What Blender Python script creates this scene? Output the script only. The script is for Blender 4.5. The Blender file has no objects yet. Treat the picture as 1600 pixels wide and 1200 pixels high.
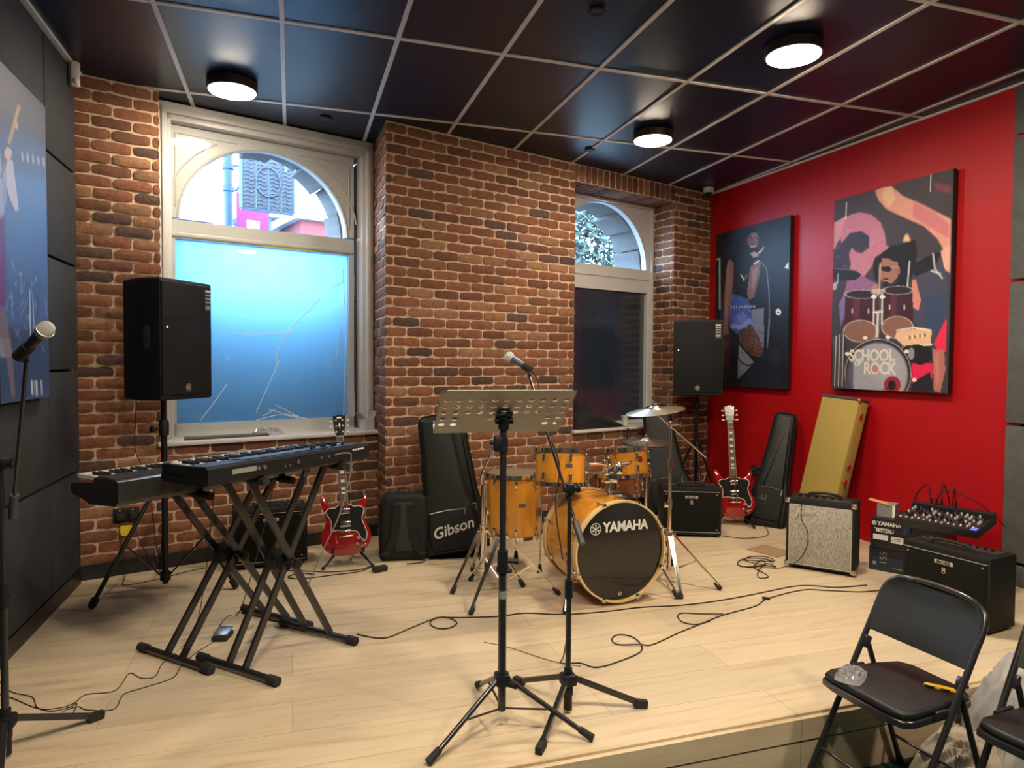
import bpy, bmesh, math, random
import numpy as np
from mathutils import Vector, Matrix, Euler
R = math.radians
random.seed(7)
C = bpy.context.scene.collection
sc = bpy.context.scene

# ------------------------------------------------------------------ camera, world, exposure
cam_d = bpy.data.cameras.new('camera'); cam = bpy.data.objects.new('camera', cam_d); C.objects.link(cam)
cam_d.sensor_width = 36.0; cam_d.lens = 1072.34 * 36 / 1600; cam_d.clip_start = 0.05; cam_d.clip_end = 300
cr, cu, cf = (0.951964, -0.306143, 0.006448), (0.003863, 0.033062, 0.999446), (0.306186, 0.951411, -0.032656)
cam.matrix_world = Matrix(((cr[0], cu[0], -cf[0], 0), (cr[1], cu[1], -cf[1], 0), (cr[2], cu[2], -cf[2], 1.385), (0, 0, 0, 1)))
sc.camera = cam
sc.view_settings.view_transform = 'Standard'
sc.view_settings.look = 'None'
sc.view_settings.gamma = 1.0
sc.view_settings.use_curve_mapping = False
sc.view_settings.exposure = 0.14
LAMP_E = 300.0
SKY_S = 24.0
w = bpy.data.worlds.new('world'); sc.world = w; w.use_nodes = True
bg = w.node_tree.nodes['Background']; bg.inputs[0].default_value = (0.42, 0.68, 1.0, 1); bg.inputs[1].default_value = SKY_S
sc.cycles.max_bounces = 8
sc.cycles.transparent_max_bounces = 12
sc.cycles.sample_clamp_indirect = 4.0
sc.cycles.use_denoising = True
sc.cycles.caustics_reflective = False
sc.cycles.caustics_refractive = False

CE = 3.138          # ceiling height above the stage
LOW = -0.26         # hall floor below the stage

# ------------------------------------------------------------------ materials
def lin(c):
    return tuple((v / 12.92 if v <= 0.04045 else ((v + 0.055) / 1.055) ** 2.4) for v in c)
def rgb(r, g, b): return lin((r / 255, g / 255, b / 255))
MATS = {}
def mat(name, col, rough=0.5, metal=0.0, coat=0.0, noise=0.0, nscale=20, bump=0.0, bscale=200, emit=None, es=0, spec=0.5, alpha=None, stretch=None):
    if name in MATS: return MATS[name]
    m = bpy.data.materials.new(name); m.use_nodes = True; nt = m.node_tree; N = nt.nodes; L = nt.links
    p = N['Principled BSDF']
    p.inputs['Base Color'].default_value = (*col, 1); p.inputs['Roughness'].default_value = rough
    p.inputs['Metallic'].default_value = metal; p.inputs['Coat Weight'].default_value = coat
    p.inputs['Specular IOR Level'].default_value = spec
    tc = N.new('ShaderNodeTexCoord'); vec = tc.outputs['Object']
    if stretch:
        mp = N.new('ShaderNodeMapping'); mp.inputs['Scale'].default_value = stretch; L.new(vec, mp.inputs[0]); vec = mp.outputs[0]
    if noise:
        n = N.new('ShaderNodeTexNoise'); n.inputs['Scale'].default_value = nscale; n.inputs['Detail'].default_value = 4; L.new(vec, n.inputs['Vector'])
        r = N.new('ShaderNodeValToRGB'); r.color_ramp.elements[0].position = 0.3; r.color_ramp.elements[1].position = 0.7
        r.color_ramp.elements[0].color = (*[c * (1 - noise) for c in col], 1); r.color_ramp.elements[1].color = (*[min(1, c * (1 + noise)) for c in col], 1)
        L.new(n.outputs[0], r.inputs[0]); L.new(r.outputs[0], p.inputs['Base Color'])
    if bump:
        n2 = N.new('ShaderNodeTexNoise'); n2.inputs['Scale'].default_value = bscale; n2.inputs['Detail'].default_value = 3; L.new(vec, n2.inputs['Vector'])
        b = N.new('ShaderNodeBump'); b.inputs['Strength'].default_value = bump; b.inputs['Distance'].default_value = 0.004
        L.new(n2.outputs[0], b.inputs['Height']); L.new(b.outputs[0], p.inputs['Normal'])
    if emit:
        p.inputs['Emission Color'].default_value = (*emit, 1); p.inputs['Emission Strength'].default_value = es
    if alpha is not None: p.inputs['Alpha'].default_value = alpha
    MATS[name] = m; return m

def attr_mat(name, rough=0.85, nz=0.25, nscale=30, bump=0.6, bscale=60, spec=0.3):
    m = bpy.data.materials.new(name); m.use_nodes = True; nt = m.node_tree; N = nt.nodes; L = nt.links
    p = N['Principled BSDF']; p.inputs['Roughness'].default_value = rough; p.inputs['Specular IOR Level'].default_value = spec
    a = N.new('ShaderNodeAttribute'); a.attribute_name = 'tint'
    tc = N.new('ShaderNodeTexCoord')
    if nz:
        n = N.new('ShaderNodeTexNoise'); n.inputs['Scale'].default_value = nscale; n.inputs['Detail'].default_value = 5; n.inputs['Roughness'].default_value = 0.65
        L.new(tc.outputs['Object'], n.inputs['Vector'])
        mr = N.new('ShaderNodeMapRange'); mr.inputs[1].default_value = 0.3; mr.inputs[2].default_value = 0.7; mr.inputs[3].default_value = 1 - nz; mr.inputs[4].default_value = 1 + nz
        L.new(n.outputs[0], mr.inputs[0])
        vm = N.new('ShaderNodeVectorMath'); vm.operation = 'SCALE'; L.new(a.outputs['Color'], vm.inputs[0]); L.new(mr.outputs[0], vm.inputs['Scale'])
        L.new(vm.outputs[0], p.inputs['Base Color'])
        if bump:
            n2 = N.new('ShaderNodeTexNoise'); n2.inputs['Scale'].default_value = bscale; n2.inputs['Detail'].default_value = 4; L.new(tc.outputs['Object'], n2.inputs['Vector'])
            b = N.new('ShaderNodeBump'); b.inputs['Strength'].default_value = bump; b.inputs['Distance'].default_value = 0.006
            L.new(n2.outputs[0], b.inputs['Height']); L.new(b.outputs[0], p.inputs['Normal'])
    else: L.new(a.outputs['Color'], p.inputs['Base Color'])
    return m

BLACK = mat('black_metal', (0.012, 0.012, 0.013), 0.35, 0.3)
SATIN = mat('satin_black_paint', (0.016, 0.016, 0.018), 0.28, 0.0, coat=0.3)
RUB = mat('rubber', (0.012, 0.012, 0.012), 0.8)
PLA = mat('black_plastic', (0.006, 0.007, 0.010), 0.5, spec=.35, bump=0.15, bscale=400)
TOLEX = mat('black_vinyl', (0.007, 0.007, 0.007), 0.6, spec=.3, bump=0.4, bscale=350)
CLOTHG = mat('grille_cloth_black', (0.007, 0.008, 0.007), 0.9, spec=.2, bump=0.3, bscale=500)
CHROME = mat('chrome', (0.86, 0.84, 0.80), 0.12, 1.0)
STEEL = mat('brushed_steel', (0.55, 0.54, 0.52), 0.3, 1.0)
BRASS = mat('brass', (0.70, 0.42, 0.16), 0.28, 1.0)
WHITE = mat('white_print', (0.8, 0.8, 0.78), 0.5)
PAINT = mat('white_gloss_paint', (0.58, 0.58, 0.58), 0.35)
SILVERP = mat('silver_print', (0.62, 0.6, 0.55), 0.4, 0.3)
NYL = mat('black_nylon', (0.006, 0.007, 0.0075), 0.65, spec=.3, bump=0.35, bscale=260)
NYLS = mat('smooth_black_nylon', (0.006, 0.007, 0.0075), 0.5, spec=.35, bump=0.2, bscale=30)
ORANGE = mat('amber_lacquer', (0.72, 0.30, 0.035), 0.16, coat=0.8, noise=0.10, nscale=3, stretch=(6, 6, 1))
HOOPW = mat('maple_hoop', (0.72, 0.52, 0.24), 0.3, coat=0.4, noise=0.1, nscale=8)
HEADB = mat('black_drumhead', (0.008, 0.008, 0.008), 0.16, coat=0.3)
HEADW = mat('clear_drumhead', (0.20, 0.16, 0.11), 0.25)
CYMB = mat('cymbal_bronze', (0.62, 0.52, 0.36), 0.28, 1.0, bump=0.2, bscale=90)
CHERRY = mat('cherry_lacquer', (0.28, 0.008, 0.010), 0.1, coat=1.0)
ROSE = mat('rosewood', (0.10, 0.04, 0.02), 0.5)
IVORY = mat('key_ivory', (0.78, 0.76, 0.70), 0.25)
TWEED = mat('tweed_cloth', (0.36, 0.26, 0.06), 0.8, noise=0.18, nscale=180, bump=0.4, bscale=320)
CARDB = mat('cardboard', (0.36, 0.24, 0.13), 0.85, noise=0.05)
CABLE = mat('cable_rubber', (0.02, 0.011, 0.009), 0.45)
RED = mat('red_wall_vinyl', (0.40, 0.003, 0.007), 0.48, spec=.35, noise=0.05, nscale=6, bump=0.08, bscale=90)
PANEL = mat('charcoal_felt', (0.024, 0.027, 0.034), 0.8, noise=0.18, nscale=14, bump=0.3, bscale=220)
SKIRT = mat('black_skirting', (0.012, 0.012, 0.012), 0.4)
BRICKM = attr_mat('brick')
PRINT = attr_mat('canvas_print', rough=0.55, nz=0.0)

def glass_mat(name, tint=(1, 1, 1), refl=1.0, rough=0.0):
    m = bpy.data.materials.new(name); m.use_nodes = True; nt = m.node_tree; N = nt.nodes; L = nt.links
    N.remove(N['Principled BSDF'])
    tr = N.new('ShaderNodeBsdfTransparent'); tr.inputs[0].default_value = (*tint, 1)
    gl = N.new('ShaderNodeBsdfGlossy'); gl.inputs['Roughness'].default_value = rough
    fr = N.new('ShaderNodeLayerWeight'); fr.inputs[0].default_value = 0.5
    pw = N.new('ShaderNodeMath'); pw.operation = 'POWER'; pw.inputs[1].default_value = 5; L.new(fr.outputs['Facing'], pw.inputs[0])
    ml = N.new('ShaderNodeMath'); ml.operation = 'MULTIPLY_ADD'; ml.inputs[1].default_value = 0.94; ml.inputs[2].default_value = 0.05 * refl; ml.use_clamp = True; L.new(pw.outputs[0], ml.inputs[0])
    mx = N.new('ShaderNodeMixShader'); L.new(ml.outputs[0], mx.inputs[0]); L.new(tr.outputs[0], mx.inputs[1]); L.new(gl.outputs[0], mx.inputs[2])
    L.new(mx.outputs[0], N['Material Output'].inputs[0]); return m
GLASS = glass_mat('window_glass', (0.96, 0.98, 0.98), 1.3)

def film_mat(name, tl, diff, gloss, crease):
    m = bpy.data.materials.new(name); m.use_nodes = True; nt = m.node_tree; N = nt.nodes; L = nt.links
    N.remove(N['Principled BSDF'])
    tc = N.new('ShaderNodeTexCoord'); mp = N.new('ShaderNodeMapping'); mp.inputs['Rotation'].default_value = (0, R(35), 0); mp.inputs['Scale'].default_value = (5, 1, 0.7)
    L.new(tc.outputs['Object'], mp.inputs[0])
    n = N.new('ShaderNodeTexNoise'); n.inputs['Scale'].default_value = crease; n.inputs['Detail'].default_value = 6; n.inputs['Distortion'].default_value = 0.6; L.new(mp.outputs[0], n.inputs[0])
    b = N.new('ShaderNodeBump'); b.inputs['Strength'].default_value = 0.5; b.inputs['Distance'].default_value = 0.02; L.new(n.outputs[0], b.inputs['Height'])
    t = N.new('ShaderNodeBsdfTranslucent'); t.inputs[0].default_value = (*tl, 1)
    d = N.new('ShaderNodeBsdfDiffuse'); d.inputs[0].default_value = (*diff, 1)
    a = N.new('ShaderNodeAddShader'); L.new(t.outputs[0], a.inputs[0]); L.new(d.outputs[0], a.inputs[1])
    g = N.new('ShaderNodeBsdfGlossy'); g.inputs['Roughness'].default_value = 0.18; L.new(b.outputs[0], g.inputs['Normal'])
    mx = N.new('ShaderNodeMixShader'); mx.inputs[0].default_value = gloss; L.new(a.outputs[0], mx.inputs[1]); L.new(g.outputs[0], mx.inputs[2])
    L.new(mx.outputs[0], N['Material Output'].inputs[0]); return m

def floor_mat():
    m = bpy.data.materials.new('pale_timber'); m.use_nodes = True; nt = m.node_tree; N = nt.nodes; L = nt.links
    p = N['Principled BSDF']; p.inputs['Roughness'].default_value = 0.42; p.inputs['Specular IOR Level'].default_value = 0.35
    tc = N.new('ShaderNodeTexCoord')
    mp = N.new('ShaderNodeMapping'); mp.inputs['Scale'].default_value = (0.9, 9, 9); L.new(tc.outputs['Object'], mp.inputs[0])
    n1 = N.new('ShaderNodeTexNoise'); n1.inputs['Scale'].default_value = 2.2; n1.inputs['Detail'].default_value = 8; n1.inputs['Roughness'].default_value = 0.6; n1.inputs['Distortion'].default_value = 0.5; L.new(mp.outputs[0], n1.inputs[0])
    r1 = N.new('ShaderNodeValToRGB'); e = r1.color_ramp.elements
    e[0].position = 0.30; e[0].color = (0.47, 0.365, 0.235, 1); e[1].position = 0.62; e[1].color = (0.62, 0.52, 0.365, 1)
    x = e.new(0.45); x.color = (0.58, 0.475, 0.325, 1)
    L.new(n1.outputs[0], r1.inputs[0])
    br = N.new('ShaderNodeTexBrick'); br.offset = 0.37; br.inputs['Scale'].default_value = 1.0
    br.inputs['Brick Width'].default_value = 1.9; br.inputs['Row Height'].default_value = 0.24; br.inputs['Mortar Size'].default_value = 0.0022; br.inputs['Mortar Smooth'].default_value = 0.3
    br.inputs['Color1'].default_value = (0.93, 0.93, 0.93, 1); br.inputs['Color2'].default_value = (1.06, 1.04, 1.02, 1); br.inputs['Mortar'].default_value = (0.66, 0.62, 0.58, 1)
    L.new(tc.outputs['Object'], br.inputs[0])
    mul = N.new('ShaderNodeMixRGB'); mul.blend_type = 'MULTIPLY'; mul.inputs[0].default_value = 1; L.new(r1.outputs[0], mul.inputs[1]); L.new(br.outputs[0], mul.inputs[2])
    mp2 = N.new('ShaderNodeMapping'); mp2.inputs['Scale'].default_value = (2.2, 8, 8); L.new(tc.outputs['Object'], mp2.inputs[0])
    n2 = N.new('ShaderNodeTexNoise'); n2.inputs['Scale'].default_value = 2.0; n2.inputs['Detail'].default_value = 2; L.new(mp2.outputs[0], n2.inputs[0])
    r2 = N.new('ShaderNodeValToRGB'); r2.color_ramp.elements[0].position = 0.72; r2.color_ramp.elements[0].color = (1, 1, 1, 1); r2.color_ramp.elements[1].position = 0.80; r2.color_ramp.elements[1].color = (0.45, 0.36, 0.28, 1)
    L.new(n2.outputs[0], r2.inputs[0])
    mul2 = N.new('ShaderNodeMixRGB'); mul2.blend_type = 'MULTIPLY'; mul2.inputs[0].default_value = 0.8; L.new(mul.outputs[0], mul2.inputs[1]); L.new(r2.outputs[0], mul2.inputs[2])
    L.new(mul2.outputs[0], p.inputs['Base Color'])
    b = N.new('ShaderNodeBump'); b.inputs['Strength'].default_value = 0.12; b.inputs['Distance'].default_value = 0.003; L.new(n1.outputs[0], b.inputs['Height']); L.new(b.outputs[0], p.inputs['Normal'])
    return m
FLOORM = floor_mat()

# ------------------------------------------------------------------ object helpers
def link(o, parent=None):
    C.objects.link(o)
    if parent is not None: o.parent = parent
    return o
def props(o, label=None, cat=None, group=None, kind=None):
    if label: o['label'] = label
    if cat: o['category'] = cat
    if group: o['group'] = group
    if kind: o['kind'] = kind
    return o
def thing(name, label, cat, loc=(0, 0, 0), rot=(0, 0, 0), group=None, mtx=None):
    o = bpy.data.objects.new(name, None); o.empty_display_size = 0.05; C.objects.link(o)
    o.location = loc
    if mtx is not None: o.rotation_euler = mtx.to_euler()
    else: o.rotation_euler = rot if isinstance(rot, tuple) else (0, 0, rot)
    return props(o, label, cat, group)

class MB:
    def __init__(s): s.bm = bmesh.new(); s.M = Matrix.Identity(4); s.mi = 0
    def _fin(s, verts, mi=None, M=None):
        T = s.M @ (M if M is not None else Matrix.Identity(4))
        for v in verts: v.co = T @ v.co
        fs = set()
        for v in verts:
            for f in v.link_faces: fs.add(f)
        k = s.mi if mi is None else mi
        for f in fs: f.material_index = k
    def box(s, c, d, rot=None, bev=0, seg=2, mi=None, M=None):
        r = bmesh.ops.create_cube(s.bm, size=1.0); vs = r['verts']
        for v in vs: v.co = Vector((v.co.x * d[0], v.co.y * d[1], v.co.z * d[2]))
        if bev:
            es = list({e for v in vs for e in v.link_edges})
            rr = bmesh.ops.bevel(s.bm, geom=es, offset=bev, segments=seg, affect='EDGES', profile=0.5)
            vs = list({v for f in rr['faces'] for v in f.verts} | {v for v in vs if v.is_valid})
        T = Matrix.Translation(c) @ (rot.to_4x4() if rot is not None else Matrix.Identity(4))
        if M is not None: T = M @ T
        s._fin(vs, mi, T); return s
    def ring(s, pts, mi=None):
        return [s.bm.verts.new(s.M @ Vector(p)) for p in pts]
    def bridge(s, a, b, closed=True, mi=None):
        n = len(a); k = s.mi if mi is None else mi
        for i in range(n if closed else n - 1):
            j = (i + 1) % n
            try: f = s.bm.faces.new((a[i], a[j], b[j], b[i])); f.material_index = k
            except ValueError: pass
    def cap(s, a, mi=None, flip=False):
        try: f = s.bm.faces.new(a[::-1] if flip else a); f.material_index = s.mi if mi is None else mi
        except ValueError: pass
    def cyl(s, p, q, r1, r2=None, seg=14, cap=True, mi=None):
        p = Vector(p); q = Vector(q); r2 = r1 if r2 is None else r2
        d = (q - p); 
        if d.length < 1e-7: return s
        z = d.normalized(); x = z.orthogonal().normalized(); y = z.cross(x)
        A = s.ring([p + r1 * (math.cos(2 * math.pi * i / seg) * x + math.sin(2 * math.pi * i / seg) * y) for i in range(seg)])
        B = s.ring([q + r2 * (math.cos(2 * math.pi * i / seg) * x + math.sin(2 * math.pi * i / seg) * y) for i in range(seg)])
        s.bridge(A, B, mi=mi)
        if cap: s.cap(A, mi, True); s.cap(B, mi)
        return s
    def flat(s, p, q, w, t, up=(0, 0, 1), mi=None):      # rectangular bar from p to q
        p = Vector(p); q = Vector(q); z = (q - p).normalized(); x = Vector(up).cross(z)
        x = x.normalized() if x.length > 1e-6 else z.orthogonal().normalized(); y = z.cross(x)
        o = [(w / 2, t / 2), (-w / 2, t / 2), (-w / 2, -t / 2), (w / 2, -t / 2)]
        A = s.ring([p + a * x + b * y for a, b in o]); B = s.ring([q + a * x + b * y for a, b in o])
        s.bridge(A, B, mi=mi); s.cap(A, mi, True); s.cap(B, mi); return s
    def tube(s, pts, r, seg=8, smooth=4, closed=False, mi=None):
        P = [Vector(p) for p in pts]
        if smooth > 1:
            Q = []; n = len(P)
            rng = range(n if closed else n - 1)
            for i in rng:
                a = P[(i - 1) % n] if (closed or i > 0) else P[i]; b = P[i]; c = P[(i + 1) % n]
                d = P[(i + 2) % n] if (closed or i + 2 < n) else c
                for k in range(smooth):
                    t = k / smooth
                    Q.append(0.5 * ((2 * b) + (c - a) * t + (2 * a - 5 * b + 4 * c - d) * t * t + (3 * b - a - 3 * c + d) * t ** 3))
            if not closed: Q.append(P[-1])
            P = Q
        n = len(P); rings = []; x = None
        for i in range(n):
            a = P[i - 1] if (i > 0 or closed) else P[i]; b = P[(i + 1) % n] if (i < n - 1 or closed) else P[i]
            z = (b - a)
            z = z.normalized() if z.length > 1e-9 else Vector((0, 0, 1))
            if x is None: x = z.orthogonal().normalized()
            else:
                x = x - z * x.dot(z); x = x.normalized() if x.length > 1e-6 else z.orthogonal().normalized()
            y = z.cross(x)
            rr = r[min(len(r) - 1, int(i * len(r) / n))] if isinstance(r, (list, tuple)) else r
            rings.append(s.ring([P[i] + rr * (math.cos(2 * math.pi * k / seg) * x + math.sin(2 * math.pi * k / seg) * y) for k in range(seg)]))
        for i in range(n - 1): s.bridge(rings[i], rings[i + 1], mi=mi)
        if closed: s.bridge(rings[-1], rings[0], mi=mi)
        else: s.cap(rings[0], mi, True); s.cap(rings[-1], mi)
        return s
    def lathe(s, prof, M=None, seg=32, mi=None, closed=False):
        M = M or Matrix.Identity(4); rings = []
        for r, z in prof:
            rings.append(s.ring([M @ Vector((max(r, 1e-5) * math.cos(2 * math.pi * i / seg), max(r, 1e-5) * math.sin(2 * math.pi * i / seg), z)) for i in range(seg)]))
        for a, b in zip(rings, rings[1:]): s.bridge(a, b, mi=mi)
        if closed: s.bridge(rings[-1], rings[0], mi=mi)
        else:
            s.cap(rings[0], mi, True); s.cap(rings[-1], mi)
        return s
    def ball(s, c, r, sc_=(1, 1, 1), mi=None, seg=16, M=None):
        rr = bmesh.ops.create_uvsphere(s.bm, u_segments=seg, v_segments=max(6, seg // 2), radius=r)
        T = Matrix.Translation(c) @ (M or Matrix.Identity(4)) @ Matrix.Diagonal((*sc_, 1)); s._fin(rr['verts'], mi, T); return s
    def solid(s, outline, y0, y1, bev=0.0, mi=None, steps=3):
        """outline in local x,z (counter-clockwise seen from -y), front at y0 (towards -y), back at y1; pillow-rounded edges"""
        n = len(outline); O = [Vector((a, 0, b)) for a, b in outline]; nor = []
        for i in range(n):
            e1 = (O[i] - O[i - 1]); e2 = (O[(i + 1) % n] - O[i]); t = (e1.normalized() + e2.normalized())
            t = t.normalized() if t.length > 1e-6 else e2.normalized()
            nor.append(Vector((t.z, 0, -t.x)))
        rings = []
        ks = [(math.sin(a), 1 - math.cos(a)) for a in [math.pi / 2 * k / steps for k in range(steps + 1)]] if bev else [(1, 1)]
        fr = []
        if bev:
            for k in range(steps + 1):
                a = math.pi / 2 * k / steps
                fr.append((bev * (1 - math.sin(a)), bev * (1 - math.cos(a))))
            seq = [(ins, y0 + dy) for ins, dy in fr] + [(ins, y1 - dy) for ins, dy in fr[::-1]]
        else: seq = [(0, y0), (0, y1)]
        for ins, y in seq: rings.append(s.ring([(p - q * ins) + Vector((0, y, 0)) for p, q in zip(O, nor)]))
        for a, b in zip(rings, rings[1:]): s.bridge(a, b, mi=mi)
        s.cap(rings[0], mi, True); s.cap(rings[-1], mi); return s
    def quad(s, a, b, c, d, mi=None):
        v = s.ring([a, b, c, d]); s.cap(v, mi)
    def build(s, name, m, parent=None, label=None, smooth=True, ang=40, kind=None, noparent=False):
        bmesh.ops.recalc_face_normals(s.bm, faces=s.bm.faces)
        me = bpy.data.meshes.new(name); s.bm.to_mesh(me); s.bm.free()
        for k in (m if isinstance(m, (list, tuple)) else [m]): me.materials.append(k)
        if smooth:
            me.polygons.foreach_set('use_smooth', [True] * len(me.polygons)); me.set_sharp_from_angle(angle=R(ang))
        o = bpy.data.objects.new(name, me); link(o, parent)
        if label: o['label'] = label
        if kind: o['kind'] = kind
        return o
def struct(name, mb, m, smooth=False, parent=None): return mb.build(name, m, parent, smooth=smooth, kind='structure' if parent is None else None)
def top(name, mb, m, label, cat, group=None, smooth=True, kind=None):
    return props(mb.build(name, m, None, smooth=smooth), label, cat, group, kind)

def text(name, body, size, M, m, parent, depth=0.001, bold=0.0, shear=0.0, sx=1.0, align='CENTER', spacing=1.0):
    cu_ = bpy.data.curves.new(name, 'FONT'); cu_.body = body; cu_.size = size; cu_.extrude = depth; cu_.offset = bold; cu_.shear = shear
    cu_.align_x = align; cu_.align_y = 'CENTER'; cu_.space_character = spacing; cu_.resolution_u = 3
    t = bpy.data.objects.new(name + '_src', cu_); C.objects.link(t)
    dg = bpy.context.evaluated_depsgraph_get(); me = bpy.data.meshes.new_from_object(t.evaluated_get(dg))
    bpy.data.objects.remove(t); bpy.data.curves.remove(cu_)
    me.transform(M @ Matrix.Diagonal((sx, 1, 1, 1))); me.name = name; me.materials.clear(); me.materials.append(m)
    o = bpy.data.objects.new(name, me); link(o, parent); return o
def FM(x, y, z, roll=0.0):     # text frame on a face looking towards local -y
    return Matrix.Translation((x, y, z)) @ Matrix.Rotation(R(90), 4, 'X') @ Matrix.Rotation(roll, 4, 'Z')
def copy_thing(root):
    r = root.copy(); C.objects.link(r)
    for ch in list(root.children):
        c = ch.copy(); C.objects.link(c); c.parent = r
        for g in ch.children:
            d = g.copy(); C.objects.link(d); d.parent = c
    return r

# ------------------------------------------------------------------ the room
TH = R(17.8)                                    # the brick wall runs at an angle to the ceiling grid
P0 = Vector((0.663, 5.094, 0)); U = Vector((math.cos(TH), math.sin(TH), 0)); NN = Vector((-math.sin(TH), math.cos(TH), 0))
def W(s, n, z): return P0 + U * s + NN * n + Vector((0, 0, z))
WM = Matrix(((U.x, NN.x, 0, P0.x), (U.y, NN.y, 0, P0.y), (0, 0, 1, 0), (0, 0, 0, 1)))

BL, BH, CO = 0.226, 0.0745, 0.0745
MORT = (0.62, 0.45, 0.32)
def brick_col():
    k = random.random()
    if k < 0.09: c = (0.11, 0.065, 0.055)
    elif k < 0.30: c = (0.18, 0.080, 0.050)
    elif k < 0.48: c = (0.29, 0.15, 0.085)
    else: c = (0.235, 0.098, 0.056)
    f = random.uniform(0.72, 1.04); return (c[0] * f, c[1] * f, c[2] * f)
class Bricks:
    def __init__(s): s.v = []; s.f = []; s.c = []
    def face(s, o, du, dn, u0, u1, z0, z1, zb=0.0, ub=0.0, soldier=False, mort=True, vertical=None):
        """o origin; du along; dn outward normal (towards the room)"""
        o = Vector(o); du = Vector(du).normalized(); dn = Vector(dn).normalized(); dv = Vector((0, 0, 1)) if vertical is None else Vector(vertical)
        g = 0.0066
        if mort:
            i = len(s.v); s.v += [o + du * u0 + dv * z0 - dn * 0.006, o + du * u1 + dv * z0 - dn * 0.006, o + du * u1 + dv * z1 - dn * 0.006, o + du * u0 + dv * z1 - dn * 0.006]
            s.f.append((i, i + 1, i + 2, i + 3)); s.c.append(MORT)
        bl, bh = (BH, z1 - z0) if soldier else (BL, BH)
        row0 = int(math.floor((z0 - zb) / bh + 1e-6)) if not soldier else 0
        row1 = int(math.ceil((z1 - zb) / bh - 1e-6)) if not soldier else 1
        for r in range(row0, row1):
            a0 = (zb + r * bh) if not soldier else z0; a1 = a0 + bh
            off = 0 if (soldier or r % 2 == 0) else bl * 0.5
            off += ub + random.uniform(-0.006, 0.006) * (0 if soldier else 1)
            k0 = int(math.floor((u0 - off) / bl)); k1 = int(math.ceil((u1 - off) / bl))
            for k in range(k0, k1):
                b0 = off + k * bl; b1 = b0 + bl
                x0, x1 = max(b0 + g, u0), min(b1 - g, u1); y0, y1 = max(a0 + g, z0), min(a1 - g, z1)
                if x1 - x0 < 0.012 or y1 - y0 < 0.012: continue
                s.brick(o, du, dv, dn, x0, x1, y0, y1)
    def brick(s, o, du, dv, dn, x0, x1, y0, y1):
        nx = max(2, int((x1 - x0) / 0.028)); ny = 3; j = 0.003
        base = len(s.v); out = random.uniform(-0.003, 0.004)
        dr = random.uniform(-0.003, 0.003)
        for b in range(ny + 1):
            for a in range(nx + 1):
                ea = a in (0, nx); eb = b in (0, ny)
                x = x0 + (x1 - x0) * a / nx + (random.uniform(-1, 1) * j if not ea else random.uniform(-.002, .002))
                y = y0 + (y1 - y0) * b / ny + random.uniform(-1, 1) * (0.003 if eb else 0.002) + dr * (a / nx - .5)
                if ea and eb: y += 0.006 * (1 if b == 0 else -1); x += 0.004 * (1 if a == 0 else -1)
                h = out + random.uniform(-0.0022, 0.0022) + (0.004 if not (ea or eb) else 0.0)
                s.v.append(o + du * x + dv * y + dn * h)
        c = brick_col()
        for b in range(ny):
            for a in range(nx):
                i = base + b * (nx + 1) + a; s.f.append((i, i + 1, i + nx + 2, i + nx + 1)); s.c.append(c)
        rim = [base + a for a in range(nx + 1)] + [base + b * (nx + 1) + nx for b in range(1, ny + 1)] + [base + ny * (nx + 1) + a for a in range(nx - 1, -1, -1)] + [base + b * (nx + 1) for b in range(ny - 1, 0, -1)]
        k = len(s.v)
        cx = o + du * (x0 + x1) / 2 + dv * (y0 + y1) / 2
        for r in rim:
            p = s.v[r]; q = p - dn * ((p - o).dot(dn) + 0.008); s.v.append(q)
        m = len(rim)
        for q in range(m):
            s.f.append((rim[q], k + q, k + (q + 1) % m, rim[(q + 1) % m])); s.c.append(c)
    def build(s, name):
        me = bpy.data.meshes.new(name); me.from_pydata([tuple(v) for v in s.v], [], s.f)
        at = me.color_attributes.new('tint', 'FLOAT_COLOR', 'CORNER'); arr = []
        for f, c in zip(s.f, s.c): arr += [c[0], c[1], c[2], 1.0] * len(f)
        at.data.foreach_set('color', arr)
        me.polygons.foreach_set('use_smooth', [True] * len(me.polygons)); me.set_sharp_from_angle(angle=R(50))
        me.materials.append(BRICKM); o = bpy.data.objects.new(name, me); C.objects.link(o); o['kind'] = 'structure'; return o
b = Bricks(); dn = -NN
OL, OA = W(0, .38, 0), W(0, 0, 0)
Z1b, Z2b = 0.83, 0.745
b.face(OL, U, dn, -2.05, -1.43, 0.0, CE)                    # left of the large window
b.face(OL, U, dn, -1.43, 0.115, 0.0, Z1b)                   # below it
b.face(W(-1.43, .38, 0), NN, U, 0.0, 0.30, Z1b, CE)         # its left reveal
rd = (W(.16, .56, 0) - W(0, 0, 0)); rl = rd.length; rd.normalize()
b.face(OA, rd, Vector((0, 0, 1)).cross(rd), 0.0, rl, 0.0, CE, ub=.1)     # splayed side of the brick pier
b.face(OA, U, dn, 0.0, 1.82, 0.0, CE, ub=.06)
b.face(OA, U, dn, 1.82, 3.115, 0.0, Z2b, ub=.06)
b.face(OA, U, dn, 1.82, 3.115, 2.98, CE, soldier=True)
b.face(W(0, 0, 2.98), U, Vector((0, 0, -1)), 1.82, 3.15, 0.0, 0.30, soldier=True, vertical=NN)
b.face(OA, U, dn, 3.115, 3.75, 0.0, CE, ub=.02)
rr_ = (W(3.15, .34, 0) - W(3.115, 0, 0)); rr_l = rr_.length; rr_.normalize()
b.face(W(3.115, 0, 0), rr_, Vector((0, 0, 1)).cross(rr_) * 1.0, 0.0, rr_l, Z2b, 2.98, ub=.05)
b.face(W(1.82, 0, 0), NN, U, 0.0, 0.34, Z2b, 2.98)
b.build('wall_back')
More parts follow.
